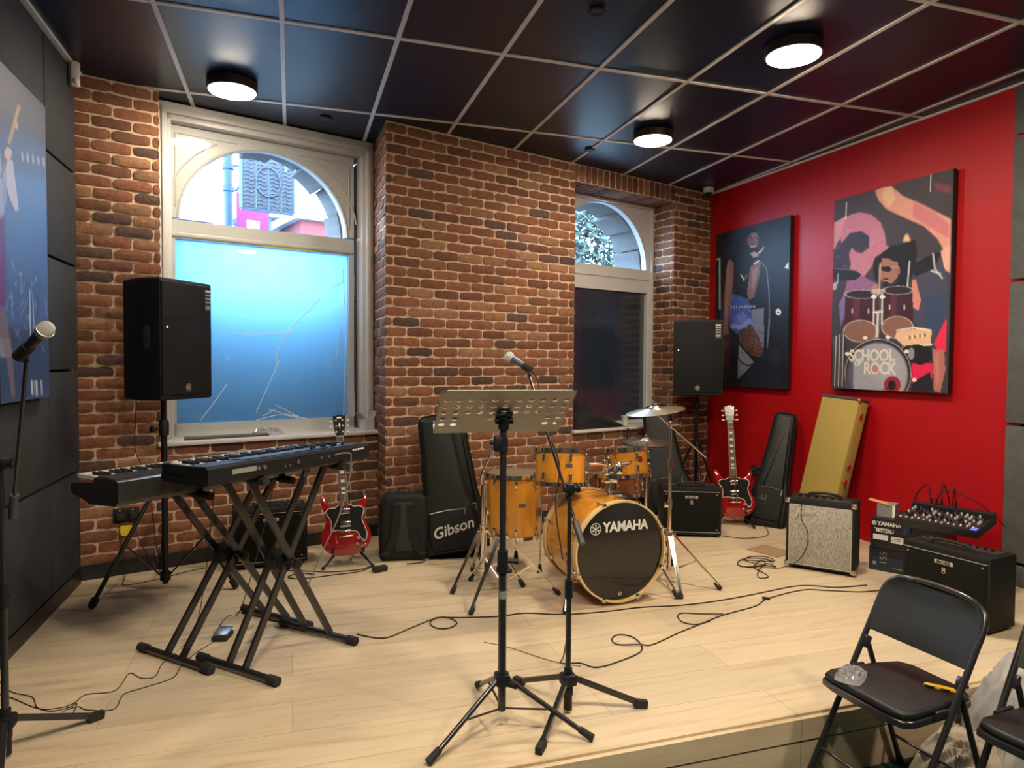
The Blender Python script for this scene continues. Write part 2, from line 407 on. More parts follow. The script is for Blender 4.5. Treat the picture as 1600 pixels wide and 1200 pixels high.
# wall cores behind the brick faces (close the room)
mb = MB(); mb.M = WM
for s0, s1, n0, n1, z0, z1 in [(-2.2, -1.45, .40, .72, -.3, CE + .1), (-1.45, .16, .40, .72, -.3, .80), (-1.45, .2, .40, .72, 3.15, CE + .2),
                               (.18, 1.80, .03, .72, -.3, CE + .1), (1.80, 3.18, .03, .42, -.3, .72), (1.80, 3.18, .03, .34, 3.0, CE + .1), (3.17, 3.9, .02, .72, -.3, CE + .1)]:
    mb.box(((s0 + s1) / 2, (n0 + n1) / 2, (z0 + z1) / 2), (s1 - s0, n1 - n0, z1 - z0))
struct('wall_back', mb, mat('masonry_core', (0.2, 0.15, 0.11), 0.9))

# floor of the stage
mb = MB(); st = [(-1.32, 2.19), (4.45, 2.19), (4.45, 6.6), (-1.32, 5.2)]
a = mb.ring([(x, y, 0) for x, y in st]); c_ = mb.ring([(x, y, -.34) for x, y in st]); mb.bridge(a, c_); mb.cap(a)
struct('floor', mb, FLOORM)
mb = MB(); mb.box((1.55, 2.178, -0.052), (5.85, .022, .085)); mb.box((1.55, 2.180, -0.185), (5.85, .018, .165))
struct('trim_1', mb, FLOORM)
mb = MB(); mb.box((1.55, -.9, LOW - .05), (6.4, 6.2, .1)); struct('floor', mb, mat('dark_teal_carpet', (0.012, 0.045, 0.042), 0.95, noise=.3, nscale=60, bump=.5))
# ceiling: dark tiles between pale rails
mb = MB(); pc = [(-1.42, -4.1), (4.75, -4.1), tuple(W(3.92, .70, 0)[:2]), tuple(W(-2.2, .70, 0)[:2])]
a = mb.ring([(x, y, CE + .005) for x, y in pc]); c_ = mb.ring([(x, y, CE + .06) for x, y in pc]); mb.bridge(a, c_); mb.cap(a); mb.cap(c_); cl = struct('ceiling', mb, mat('navy_ceiling_tile', (0.006, 0.013, 0.034), 0.34, noise=.2, nscale=3, spec=.33))
mb = MB()
for i in range(-1, 9):
    x = .6 * i - .639; mb.box((x, 1.6, CE + .001), (.024, 10.4, .008))
for j in range(-3, 3):
    y = 1.2 * j + 2.609; mb.box((1.5, y, CE + .0012), (5.7, .024, .0075))
mb.box((-1.235, 1.0, CE - .004), (.03, 8.0, .02)); 
mb.build('grid_rail', mat('rail_white', (0.72, 0.70, 0.68), 0.5), cl, smooth=False)
mb = MB(); mb.flat((4.155, 6.24, CE - .006), (4.395, 1.9, CE - .006), .016, .016); struct('trim_2', mb, mat('rail_white', (0, 0, 0)))
# right, left and rear walls
mr = MB()
A = mr.ring([(4.335, 3.1, -.3), (4.15, 6.45, -.3), (4.30, 6.5, -.3), (4.48, 3.1, -.3)]); B = mr.ring([(4.335, 3.1, CE + .1), (4.15, 6.45, CE + .1), (4.30, 6.5, CE + .1), (4.48, 3.1, CE + .1)])
mr.bridge(A, B); mr.cap(A); mr.cap(B); struct('wall_right', mr, RED)
mb = MB(); mb.box((4.46, -.45, 1.4), (.14, 7.1, 3.7)); struct('wall_right_near', mb, PANEL)
mb = MB(); mb.box((-1.36, .55, 1.4), (.14, 9.3, 3.7)); struct('wall_left', mb, mat('dark_plaster', (0.03, 0.03, 0.033), 0.8))
mb = MB(); mb.box((1.55, -3.95, 1.4), (6.4, .1, 3.7)); struct('wall_front', mb, mat('grey_plaster', (0.32, 0.30, 0.28), 0.8))
# skirting boards
mb = MB(); mb.M = WM; mb.box((-.96, .362, .045), (2.15, .022, .09)); mb.box((1.85, -.013, .045), (3.66, .022, .09)); struct('baseboard_back', mb, SKIRT)
mb = MB(); mb.box((-1.262, 3.5, .045), (.045, 2.62, .09)); struct('baseboard_left', mb, SKIRT)
# acoustic panels
rows = [(.092, .70), (.70, 1.316), (1.316, 1.94), (1.94, 2.50), (2.50, 3.12)]
rn = ['bottom row', 'second row up', 'third row up', 'fourth row up', 'top row']
cols = [(4.275, 4.815), (3.60, 4.27), (2.94, 3.595), (2.28, 2.935)]
cn = ['next to the brick corner', 'second column from the bricks', 'third column from the bricks', 'fourth column from the bricks']
for ci, (y0, y1) in enumerate(cols):
    for ri, (z0, z1) in enumerate(rows):
        mb = MB(); mb.box((-1.265, (y0 + y1) / 2, (z0 + z1) / 2), (.05, y1 - y0 - .006, z1 - z0 - .014), bev=.006)
        top('acoustic_panel', mb, PANEL, 'charcoal acoustic panel on the left wall, %s, %s' % (rn[ri], cn[ci]), 'wall panel', 'charcoal panels on the left wall')
for ri, (z0, z1) in enumerate([(-.24, .14), (.14, 1.01), (1.01, 1.91), (1.91, 2.81), (2.81, 3.12)]):
    mb = MB(); mb.box((4.335, 2.66, (z0 + z1) / 2), (.05, 1.03, z1 - z0 - .02), bev=.006)
    top('acoustic_panel', mb, mat('grey_felt', (0.085, 0.088, 0.08), 0.85, noise=.15, nscale=14, bump=.3, bscale=220), 'grey acoustic panel beside the red wall, ' + ['cut piece at the floor', 'lowest full panel', 'middle panel', 'upper panel', 'short piece under the ceiling'][ri], 'wall panel', 'grey panels on the right')

# ------------------------------------------------------------------ windows
def arch_pts(cx, cz, rx, rz, n=40): return [(cx + rx * math.cos(math.pi * k / n), cz + rz * math.sin(math.pi * k / n)) for k in range(n + 1)]
def arch_plate(mb, s0, s1, zt, cx, cz, rx, rz, n0, n1, zb=None):
    A = arch_pts(cx, cz, rx, rz); O = []
    for k, (x, z) in enumerate(A):
        dx, dz = x - cx, z - cz; t = 1e9
        if dx > 1e-6: t = min(t, (s1 - cx) / dx)
        if dx < -1e-6: t = min(t, (s0 - cx) / dx)
        if dz > 1e-6: t = min(t, (zt - cz) / dz)
        O.append((cx + dx * t, cz + dz * t))
    # force the two corners
    ir = min(range(len(O)), key=lambda i: abs(O[i][0] - s1) + abs(O[i][1] - zt)); O[ir] = (s1, zt)
    il = min(range(len(O)), key=lambda i: abs(O[i][0] - s0) + abs(O[i][1] - zt)); O[il] = (s0, zt)
    r = [mb.ring([(x, n, z) for x, z in L]) for L, n in ((A, n0), (O, n0), (O, n1), (A, n1))]
    for i in range(4): mb.bridge(r[i], r[(i + 1) % 4], closed=False)
    for e in (0, -1): mb.cap([r[i][e] for i in range(4)])
def bk(s, z, dn_): f_ = dn_ / 5.25; return s + (s + 2.19) * f_, z + (z - 1.385) * f_

FR1 = thing('window_1', None, None); FR1.matrix_world = WM; FR1['kind'] = 'structure'
# moulded casing: three steps, left, right and top
mb = MB()
for k, (ins, n0) in enumerate([(0, .545), (.028, .53), (.058, .56)]):
    w_ = .034
    sl, sr, zt = -1.42 + ins, .148 - ins, 3.134 - ins * 1.25
    mb.box((sl + w_ / 2, n0 + .06, (zt + .84) / 2), (w_, .12, zt - .84), bev=.006)
    mb.box((sr - w_ / 2, n0 + .06, (zt + .84) / 2), (w_, .12, zt - .84), bev=.006)
    mb.box(((sl + sr) / 2, n0 + .06, zt - .022), (sr - sl, .12, .044), bev=.006)
mb.build('window_frame', PAINT, FR1)
cx, cz = bk(-.683, 2.355, .09); rx, rz = .608, .566
gs0, gz0 = -1.34, .86; gs1, gzt = .02, 3.05
mb = MB(); arch_plate(mb, gs0, gs1, gzt, cx, cz, rx, rz, .64, .70)
mb.box(((gs0 + gs1) / 2, .67, 2.296), (gs1 - gs0, .06, .128)); mb.box(((gs0 + gs1) / 2, .655, 2.258), (gs1 - gs0, .05, .03), bev=.008)
mb.box(((gs0 + gs1) / 2, .67, .865), (gs1 - gs0, .06, .125)); mb.box((gs0 + .022, .67, 1.55), (.044, .06, 1.4)); mb.box((gs1 - .022, .67, 1.55), (.044, .06, 1.4))
mb.build('sash', PAINT, FR1)
mb = MB()                                   # raised mouldings in the spandrels
for sg in (-1, 1):
    pts = [(cx + sg * (rx + .10) * math.cos(a), .638, cz + (rz + .085) * math.sin(a)) for a in [R(10 + 5.5 * k) for k in range(10)]]
    mb.tube(pts, .007, seg=6, smooth=2)
    xo = cx + sg * .635; mb.tube([(xo, .638, cz + .08), (xo, .638, gzt - .09), (cx + sg * .22, .638, gzt - .09)], .006, seg=6, smooth=1)
mb.tube([(x, .638, z) for x, z in arch_pts(cx, cz, rx + .012, rz + .012, 30)], .009, seg=6, smooth=1)
mb.build('moulding', PAINT, FR1)
mb = MB(); mb.box(((gs0 + gs1) / 2 - .02, .636, 2.247), (1.30, .003, .012)); mb.box((-.52, .636, 2.235), (.42, .003, .010)); mb.build('tape', mat('yellow_tape', (0.62, 0.50, 0.10), 0.5), FR1, smooth=False)
mb = MB(); mb.quad((-1.345, 0.598, 0.875), (0.025, 0.598, 0.875), (0.025, 0.598, 3.105), (-1.345, 0.598, 3.105)); mb.build('inner_pane', GLASS, FR1, smooth=False)
mb = MB(); mb.quad((cx - .62, 0.68, cz - .01), (cx + .62, 0.68, cz - .01), (cx + .62, 0.68, cz + .61), (cx - .62, 0.68, cz + .61)); mb.build('pane', GLASS, FR1, smooth=False)
FILM = film_mat('frosted_film', (0.145, 0.32, 0.46), (0.05, 0.07, 0.08), .06, 2.0)
mb = MB(); mb.quad((gs0 + .01, 0.685, 0.89), (gs1 - .01, 0.685, 0.89), (gs1 - .01, 0.685, 2.27), (gs0 + .01, 0.685, 2.27)); mb.build('frosted_pane', FILM, FR1, smooth=False, label='frosted pane glowing pale blue')
# loose dust sheet taped over the lower half: folds as raised creases
mb = MB()
creases = [[(-0.927, 1.583), (-0.79, 1.568), (-0.553, 1.584), (-0.479, 1.631), (-0.25, 1.871)], [(-0.479, 1.631), (-0.578, 1.471), (-0.593, 1.349)], [(-0.564, 1.398), (-0.651, 1.203), (-0.747, 0.987)], [(-0.952, 1.207), (-1.063, 1.045), (-1.141, 0.942)], [(-0.652, 1.007), (-0.457, 0.951), (-0.305, 0.914)], [(-0.604, 1.045), (-0.407, 0.938), (-0.253, 0.917)], [(-0.748, 0.929), (-0.556, 0.965), (-0.356, 0.906)], [(-0.059, 2.124), (-0.038, 1.61), (-0.05, 1.194), (-0.056, 0.908)], [(0.006, 2.078), (-0.011, 1.506), (0.01, 1.089)], [(-0.145, 1.964), (-0.059, 2.021)], [(-0.199, 1.477), (-0.162, 1.324)], [(-0.12, 1.401), (-0.076, 1.66)], [(-0.7, 0.961), (-0.604, 1.006)], [(0.033, 2.08), (0.027, 1.403), (0.038, 0.93)]]
for cr_ in creases: mb.tube([(a_, .672, b_) for a_, b_ in cr_], .0035, seg=5, smooth=4)
mb.build('plastic_crease', mat('polythene_crease', (0.75, 0.85, 0.9), 0.25), FR1)
mb = MB(); mb.box((-.662, .50, .824), (1.60, .34, .028), bev=.006); mb.build('window_sill', PAINT, FR1)

FR2 = thing('window_2', None, None); FR2.matrix_world = WM; FR2['kind'] = 'structure'
c2, z2, r2 = 2.46, 2.335, .61
mb = MB()
for s_ in (1.825, 3.13): mb.box((s_, .32, 1.86), (.03, .06, 2.24), bev=.005)
mb.box((2.48, .32, 2.965), (1.30, .06, .03), bev=.005); mb.build('window_frame', PAINT, FR2)
mb = MB(); arch_plate(mb, 1.82, 3.13, 2.96, c2, z2, r2, r2, .33, .39); mb.box((2.475, .36, 2.215), (1.31, .06, .235)); mb.box((2.475, .345, 2.235), (1.31, .05, .012))
mb.box((3.105, .36, 1.42), (.03, .06, 1.36)); mb.box((2.475, .36, .77), (1.31, .06, .05)); mb.build('sash', PAINT, FR2)
mb = MB(); mb.quad((c2 - .62, 0.375, z2 - .01), (c2 + .62, 0.375, z2 - .01), (c2 + .62, 0.375, z2 + .63), (c2 - .62, 0.375, z2 + .63)); mb.build('pane', GLASS, FR2, smooth=False)
FILM2 = film_mat('dark_film', (0.0015, 0.0016, 0.0016), (0.012, 0.013, 0.014), .20, 1.1)
mb = MB(); mb.quad((1.84, 0.37, 0.78), (3.11, 0.37, 0.78), (3.11, 0.37, 2.12), (1.84, 0.37, 2.12)); mb.build('dark_pane', FILM2, FR2, smooth=False, label='lower pane blacked out with crumpled film')
mb = MB(); mb.box((2.47, .13, .762), (1.34, .34, .025), bev=.006); mb.build('window_sill', PAINT, FR2)

# ------------------------------------------------------------------ outdoors, beyond the two windows
STONE = mat('grey_stone', (0.13, 0.125, 0.125), 0.9, noise=.12, nscale=5)
def stone_arch(nm, cx, cz, rad, n0, n1, sl, sr):
    mb = MB(); mb.M = WM; N_ = 9
    for k in range(N_):
        a0, a1 = math.pi * k / N_ + .008, math.pi * (k + 1) / N_ - .008; inn = rad - (.03 if k % 2 == 0 else -.015); q = []
        for n in (n0, n1):
            ri = inn if n == n0 else inn + .005
            q.append(mb.ring([(cx + ri * math.cos(a), n, cz + ri * math.sin(a)) for a in [a0 + (a1 - a0) * j / 4 for j in range(5)]] + [(cx + (rad + .5) * math.cos(a), n, cz + (rad + .5) * math.sin(a)) for a in [a1 - (a1 - a0) * j / 4 for j in range(5)]]))
        mb.bridge(q[0], q[1]); mb.cap(q[0]); mb.cap(q[1])
    for s_ in (-1, 1):
        for k in range(4):
            mb.box((cx + s_ * (rad + .25 - (.02 if k % 2 else 0)), (n0 + n1) / 2, cz - .25 - k * .5), (.5, n1 - n0, .485), bev=.008)
    return struct(nm, mb, STONE)
stone_arch('wall_outside_1', cx, cz, .635, .74, 1.06, 0, 0)
mb = MB(); mb.M = WM; mb.box((-.66, 1.22, .50), (2.6, .16, 2.7), bev=.01); mb.box((-.66, 1.22, 1.88), (2.7, .24, .07), bev=.01); struct('wall_added_shade', mb, STONE)  # unseen low wall, added to cut daylight at the foot of the frosted pane
stone_arch('wall_outside_2', c2, z2, .645, .42, .80, 0, 0)
def ext_mtx(n): return Matrix.Translation(W(0, n, 0)) @ Matrix.Rotation(TH, 4, 'Z')
t = thing('street_lamp', 'blue street lamp post outside the large window', 'lamp post', tuple(W(-.387 - .0, 3.0, -.6)), TH)
mb = MB(); mb.cyl((0, 0, 0), (0, 0, 5.2), .045, seg=14); mb.cyl((0, 0, 3.75), (0, 0, 3.8), .06); mb.cyl((0, 0, 3.98), (0, 0, 4.03), .06)
mb.build('pole', mat('blue_post_paint', (0.012, 0.03, 0.09), .5), t)
mb = MB(); mb.tube([(0, 0, 3.77), (.06, 0, 3.77), (.10, 0, 3.80), (.18, 0, 4.0), (.12, 0, 4.03), (0, 0, 4.02)], .012, seg=6); mb.build('bracket', mat('blue_post_paint', (0, 0, 0)), t)
t = thing('banner', 'magenta street banner hanging off the lamp post', 'banner', tuple(W(-.135, 3.0, 2.4)), TH)
mb = MB(); mb.box((0, 0, .3), (.34, .012, .92), bev=.003); mb.build('cloth', mat('magenta_cloth', (0.20, 0.006, 0.12), .7), t)
mb = MB(); mb.box((0, -.008, .40), (.13, .004, .15)); mb.build('printed_square', mat('pale_print', (.7, .7, .75), .6), t, smooth=False)
t = thing('hanging_sign', 'square grey patterned sign with four ribbed panels, hanging outside', 'sign', tuple(W(-.212, 2.2, 2.83)), TH); t.scale = (.895, .895, .895)
SG_ = mat('sign_grey_blue', (0.055, 0.05, 0.06), .6, noise=.35, nscale=9, stretch=(1, 1, 5)); 
mb = MB()
for k in range(4):
    mb.box((-.20 + .1335 * k, 0, .30), (.1335, .03, .56))
    for j in range(13): mb.tube([(-.255 + .1335 * k, -.016, .05 + j * .042), (-.21 + .1335 * k, -.018, .068 + j * .042), (-.18 + .1335 * k, -.018, .048 + j * .042), (-.145 + .1335 * k, -.016, .062 + j * .042)], .006, seg=5, smooth=2)
mb.build('ribbed_panel', SG_, t)
mb = MB(); [mb.flat((xx, -.004, 0), (xx, -.004, .6), .012, .045) for xx in (-.134, 0, .134)]; mb.flat((-.275, 0, 0), (-.275, 0, .6), .02, .04); mb.flat((.275, 0, 0), (.275, 0, .6), .02, .04); mb.flat((-.275, 0, 0), (.275, 0, 0), .02, .04); mb.flat((-.275, 0, .6), (.275, 0, .6), .02, .04)
mb.lathe([(.165, -.02), (.165, -.03), (.15, -.03), (.15, -.02)], Matrix.Translation((0, 0, .31)) @ Matrix.Rotation(R(90), 4, 'X') @ Matrix.Diagonal((.82, 1, -1, 1)), seg=36, closed=True)
mb.cyl((-.15, 0, .6), (-.15, 0, .68), .006); mb.cyl((.15, 0, .6), (.15, 0, .68), .006); mb.cyl((-.15, 0, .67), (-.15, -1.29, .67), .010); mb.cyl((.15, 0, .67), (.15, -1.29, .67), .010)
mb.build('sign_frame', mat('sign_frame_paint', (0.05, 0.06, 0.09), .5), t)
def house(name, label, s, n, wdt, dep, h, roof, mwall, mroof, rot=0):
    t = thing(name, label, 'building', tuple(W(s, n, -1.5)), TH + rot)
    mb = MB(); mb.box((0, 0, h / 2), (wdt, dep, h)); mb.build('wall', mwall, t, smooth=False)
    mb = MB(); a = mb.ring([(-wdt / 2 - .2, -dep / 2 - .2, h), (wdt / 2 + .2, -dep / 2 - .2, h), (wdt / 2 + .2, dep / 2 + .2, h), (-wdt / 2 - .2, dep / 2 + .2, h)])
    r_ = mb.ring([(-wdt / 2 - .2, 0, h + roof), (wdt / 2 + .2, 0, h + roof)]); mb.cap([a[0], a[1], r_[1], r_[0]]); mb.cap([a[2], a[3], r_[0], r_[1]]); mb.cap([a[1], a[2], r_[1]]); mb.cap([a[3], a[0], r_[0]]); mb.cap(a)
    mb.build('roof', mroof, t, smooth=False)
    return t
BW = mat('far_wall_pale', (0.35, 0.38, 0.38), .8, noise=.1); RF = mat('slate_roof', (0.06, 0.065, 0.09), .7); RW = mat('far_wall_red', (0.20, 0.035, 0.035), .8)
house('terrace_house', 'pale house with slate gable roof far beyond the window', .9, 20, 3.4, 3, 7.15, .75, BW, RF)
house('shop_building', 'flat red fronted building beyond the banner', 6.35, 15.2, 4.4, 2, 6.75, .05, RW, BW)
house('corner_building', 'low blue fronted building next to the red one', 3.2, 15.5, .6, 1.6, 6.8, .05, mat('far_wall_blue', (.03, .12, .3), .7), BW)
# tree outside the narrow window
t = thing('tree', 'leafy tree filling the arch of the narrow window', 'tree', tuple(W(6.75, 5.5, -.6)))
mb = MB(); mb.tube([(0, 0, 0), (.05, 0, 1.5), (-.1, .1, 3.2), (0, 0, 4.4)], [.16, .14, .12, .07], seg=10); mb.tube([(0, .05, 2.4), (-.6, .1, 3.2), (-1, 0, 4)], .06); mb.tube([(0, .05, 2.8), (.6, .1, 3.5), (1, 0, 4.2)], .06); mb.build('trunk', mat('bark', (.08, .06, .05), .9), t)
mb = MB()
for k in range(6500):
    v = Vector((random.gauss(0, 1), random.gauss(0, 1), random.gauss(0, 1))).normalized() * random.uniform(.45, 1) ** .5
    p = Vector((v.x * 1.75, v.y * 1.1, 3.75 + v.z * 1.55)); d = Vector((random.uniform(-1, 1), random.uniform(-1, 1), random.uniform(-1, 1))).normalized(); e_ = d.orthogonal().normalized(); q = .10
    mb.quad(p - d * q, p + e_ * q * .5, p + d * q, p - e_ * q * .5)
o = mb.build('foliage', mat('leaves', (0.05, 0.065, 0.05), .8, noise=.4, nscale=2), t, smooth=False)
mb = MB(); mb.box((0, 40, -1.75), (160, 70, .1)); struct('ground', mb, mat('street_paving', (.12, .12, .12), .9))

# ------------------------------------------------------------------ ceiling lamps and small ceiling fittings
LAMPE = mat('lamp_diffuser', (0.9, 0.88, 0.82), 0.5, emit=(1.0, 0.83, 0.62), es=LAMP_E)
LAMPS_ = mat('lamp_diffuser_low', (0.9, 0.88, 0.82), 0.5, emit=(1.0, 0.83, 0.62), es=LAMP_E * .42)
LRIM = mat('dark_bronze_rim', (0.04, 0.03, 0.025), 0.35, 0.4)
for (x, y), lb in {(-.347, 4.724): 'round ceiling lamp in front of the large window', (2.637, 4.72): 'round ceiling lamp nearest the narrow window', (2.644, 3.185): 'round ceiling lamp nearest the grey panels, largest in view',
                   (0.05, .97): 'round ceiling lamp above the hall, left', (.85, .85): 'round ceiling lamp above the hall, middle', (3.0, .2): 'round ceiling lamp above the hall, right'}.items():
    t = thing('ceiling_lamp', lb, 'lamp', (x, y, CE - .004), 0, 'round ceiling lamps')
    mb = MB(); mb.lathe([(.04, 0), (.152, 0), (.152, -.05), (.146, -.056), (.140, -.056), (.140, -.04), (.04, -.04)], seg=48); mb.build('lamp_rim', LRIM, t)
    mb = MB(); mb.lathe([(.02, -.046), (.139, -.048), (.139, -.060), (.12, -.068), (.02, -.070)], seg=48); mb.build('diffuser', LAMPS_ if y > 4 else LAMPE, t)
DOME = mat('white_plastic', (0.55, 0.54, 0.52), 0.4)
for x, y, lb in [(1.458, 3.19, 'small dark ceiling spot in the middle of the dark tiles'), (.245, 5.2, 'small dark ceiling spot above the large window'), (2.35, 5.25, 'small ceiling spot above the narrow window')]:
    t = thing('ceiling_spot', lb, 'ceiling spot', (x, y, CE - .002), 0, 'small round ceiling spots')
    mb = MB(); mb.lathe([(.01, 0), (.042, 0), (.045, -.004), (.036, -.010), (.01, -.006)], seg=24); mb.build('bezel', PLA, t)
t = thing('security_camera', 'small white dome camera in the corner above the red wall', 'camera', (3.985, 6.0, CE - .002))
mb = MB(); mb.lathe([(.01, 0), (.055, 0), (.055, -.04), (.05, -.05), (.01, -.05)], seg=28); mb.build('housing', DOME, t)
mb = MB(); mb.ball((0, 0, -.052), .034, (1, 1, .8)); mb.build('dome', PLA, t)
t = thing('motion_sensor', 'small white motion sensor high in the left corner', 'sensor', (-1.212, 4.70, CE - .077), R(40))
mb = MB(); mb.box((0, 0, .0), (.055, .045, .15), bev=.012); mb.build('housing', DOME, t); mb = MB(); mb.ball((0, -.018, -.045), .022); mb.build('lens', mat('milky_lens', (.7, .7, .68), .3), t)

# ------------------------------------------------------------------ canvas prints painted as colours on a fine grid
def homog(src):
    dst = [(0, 0), (1, 0), (1, 1), (0, 1)]; A = []; B = []
    for (x, y), (u, v) in zip(src, dst):
        A += [[x, y, 1, 0, 0, 0, -u * x, -u * y], [0, 0, 0, x, y, 1, -v * x, -v * y]]; B += [u, v]
    h = np.append(np.linalg.solve(np.array(A, float), np.array(B, float)), 1).reshape(3, 3); return h
class Paint:
    def __init__(s, nu, nv, quad, base):
        s.nu, s.nv = nu, nv; s.H = homog(quad); u, v = np.meshgrid(np.linspace(0, 1, nu), np.linspace(0, 1, nv)); s.img = np.zeros((nv, nu, 3)); s.img[:] = np.array(base) / 255.
        Hi = np.linalg.inv(s.H); q = np.stack([u, v, np.ones_like(u)], -1) @ Hi.T; s.x = q[..., 0] / q[..., 2]; s.y = q[..., 1] / q[..., 2]; s.rs = np.random.RandomState(5)
    def put(s, m, c, a=1.0):
        m = (np.clip(m, 0, 1) * a)[..., None]; s.img = s.img * (1 - m) + (np.array(c) / 255.) * m
    def poly(s, pts, c, a=1.0, soft=0):
        P = np.array(pts, float); ins = np.zeros(s.x.shape, bool); n = len(P)
        for i in range(n):
            x1, y1 = P[i]; x2, y2 = P[(i + 1) % n]
            if y1 == y2: continue
            cnd = ((y1 > s.y) != (y2 > s.y)) & (s.x < (x2 - x1) * (s.y - y1) / (y2 - y1) + x1); ins ^= cnd
        m = ins.astype(float)
        for _ in range(soft): m = (m + np.roll(m, 1, 0) + np.roll(m, -1, 0) + np.roll(m, 1, 1) + np.roll(m, -1, 1)) / 5
        s.put(m, c, a)
    def ell(s, cx, cy, rx, ry, c, a=1.0, ang=0, soft=.08, ringw=None):
        t = math.radians(ang); dx, dy = s.x - cx, s.y - cy; X = (dx * math.cos(t) + dy * math.sin(t)) / rx; Y = (-dx * math.sin(t) + dy * math.cos(t)) / ry; d = np.sqrt(X * X + Y * Y)
        m = np.clip((1 - d) / soft, 0, 1)
        if ringw: m = np.clip(1 - np.abs(d - 1) / ringw, 0, 1)
        s.put(m, c, a)
    def line(s, pts, wd, c, a=1.0):
        for (x1, y1), (x2, y2) in zip(pts, pts[1:]):
            L2 = (x2 - x1) ** 2 + (y2 - y1) ** 2 + 1e-9; t = np.clip(((s.x - x1) * (x2 - x1) + (s.y - y1) * (y2 - y1)) / L2, 0, 1)
            d = np.hypot(s.x - x1 - t * (x2 - x1), s.y - y1 - t * (y2 - y1)); s.put(np.clip(1.3 - d / wd, 0, 1), c, a)
    def grain(s, k): s.img *= 1 + s.rs.uniform(-k, k, s.img.shape[:2])[..., None]
def print_canvas(name, label, origin, du, wdt, hgt, paint, nrm, thick=.036, parts=None):
    """origin: top-left corner on the front face; du: direction along the width"""
    t = thing(name, label, 'canvas print', origin)
    du = Vector(du).normalized(); nrm = Vector(nrm).normalized()
    mb = MB(); c = du * wdt / 2 - nrm * (thick / 2 + .001) + Vector((0, 0, -hgt / 2)); rot = Matrix((du, -nrm, Vector((0, 0, 1)))).transposed()
    mb.box(c, (wdt, thick, hgt), rot=rot, bev=.002); mb.build('stretcher_frame', mat('canvas_black_edge', (.012, .012, .014), .6), t)
    nu, nv = paint.nu, paint.nv; vs = []; 
    for j in range(nv):
        for i in range(nu): vs.append(tuple(du * (wdt * i / (nu - 1)) + Vector((0, 0, -hgt * j / (nv - 1))) + nrm * .0006))
    fs = [(j * nu + i, (j + 1) * nu + i, (j + 1) * nu + i + 1, j * nu + i + 1) for j in range(nv - 1) for i in range(nu - 1)]
    me = bpy.data.meshes.new('print'); me.from_pydata(vs, [], fs); at = me.color_attributes.new('tint', 'FLOAT_COLOR', 'POINT')
    im = np.clip(paint.img, 0, 1); im = np.where(im <= .04045, im / 12.92, ((im + .055) / 1.055) ** 2.4); A_ = np.ones((nv * nu, 4)); A_[:, :3] = im.reshape(-1, 3); at.data.foreach_set('color', A_.ravel())
    me.materials.append(PRINT); o = bpy.data.objects.new('print', me); link(o, t); return t, rot

# singer
p = Paint(130, 200, [(150, 240), (545, 130), (540, 1065), (165, 1075)], (30, 34, 44))
for k in range(5): p.ell(480, 300 + k * 30, 230, 330, (50, 62, 80), .14, soft=.9)
p.ell(230, 330, 90, 120, (40, 44, 54), .35, soft=.9)
p.poly([(350, 660), (415, 645), (420, 850), (405, 905), (380, 800), (345, 735)], (120, 128, 150), .9)
p.poly([(288, 850), (372, 940), (288, 1035)], (128, 134, 156), .9)
p.poly([(420, 870), (500, 860), (510, 1065), (300, 1065), (370, 940)], (34, 38, 58))
p.ell(470, 900, 40, 60, (50, 54, 72), .6, soft=.6)
p.line([(172, 385), (182, 660)], 5, (190, 195, 200)); p.line([(150, 383), (174, 378)], 5, (170, 175, 180))
p.poly([(285, 240), (320, 205), (355, 205), (380, 250), (378, 330), (350, 420), (330, 500), (255, 520), (235, 420), (255, 320)], (18, 16, 20), soft=1)      # hair
p.poly([(222, 385), (250, 360), (300, 420), (345, 430), (340, 600), (255, 600), (240, 480), (215, 470)], (20, 18, 22))
p.poly([(252, 450), (300, 470), (345, 455), (335, 560), (320, 600), (250, 605)], (24, 20, 26))
p.poly([(282, 455), (300, 478), (330, 460), (322, 520), (296, 505)], (94, 66, 64))                                                                   # neck and chest
p.poly([(262, 500), (298, 480), (305, 500), (330, 480), (326, 545), (300, 560), (262, 530)], (22, 18, 22)); p.line([(292, 470), (308, 498)], 3, (235, 225, 225))
p.poly([(225, 380), (248, 400), (252, 480), (240, 600), (226, 680), (224, 750), (205, 745), (200, 640), (208, 500), (212, 420)], (128, 92, 90)); p.poly([(212, 420), (225, 390), (232, 500), (214, 700), (205, 700)], (158, 118, 112), .6)
p.poly([(190, 770), (226, 745), (236, 800), (222, 825), (200, 820), (184, 800)], (120, 86, 84)); 
for q in range(4): p.line([(200 + q * 9, 800), (196 + q * 10, 835 - abs(q - 1.5) * 5)], 3.5, (110, 78, 78))
p.poly([(340, 420), (395, 390), (388, 470), (362, 590), (338, 605), (325, 570), (332, 500)], (122, 88, 86)); p.poly([(350, 440), (380, 420), (372, 490), (350, 560)], (164, 124, 118), .6)
p.ell(350, 268, 33, 52, (112, 78, 74), ang=-5); p.ell(358, 255, 20, 34, (160, 118, 108), .6, soft=.6); p.line([(328, 262), (345, 258)], 3, (30, 20, 20)); p.line([(358, 258), (374, 262)], 3, (30, 20, 20)); p.line([(352, 262), (356, 288)], 2.5, (90, 60, 56)); p.line([(338, 308), (366, 304)], 4, (205, 180, 180)); p.line([(338, 302), (366, 298)], 2.5, (110, 40, 48))
p.poly([(318, 210), (350, 205), (372, 225), (340, 228), (318, 262)], (18, 16, 20), soft=1)
p.line([(345, 340), (395, 392)], 9, (30, 30, 36)); p.line([(392, 390), (425, 430), (440, 560), (446, 720), (436, 860)], 3, (120, 125, 135)); p.line([(444, 700), (440, 800)], 5, (110, 114, 122))
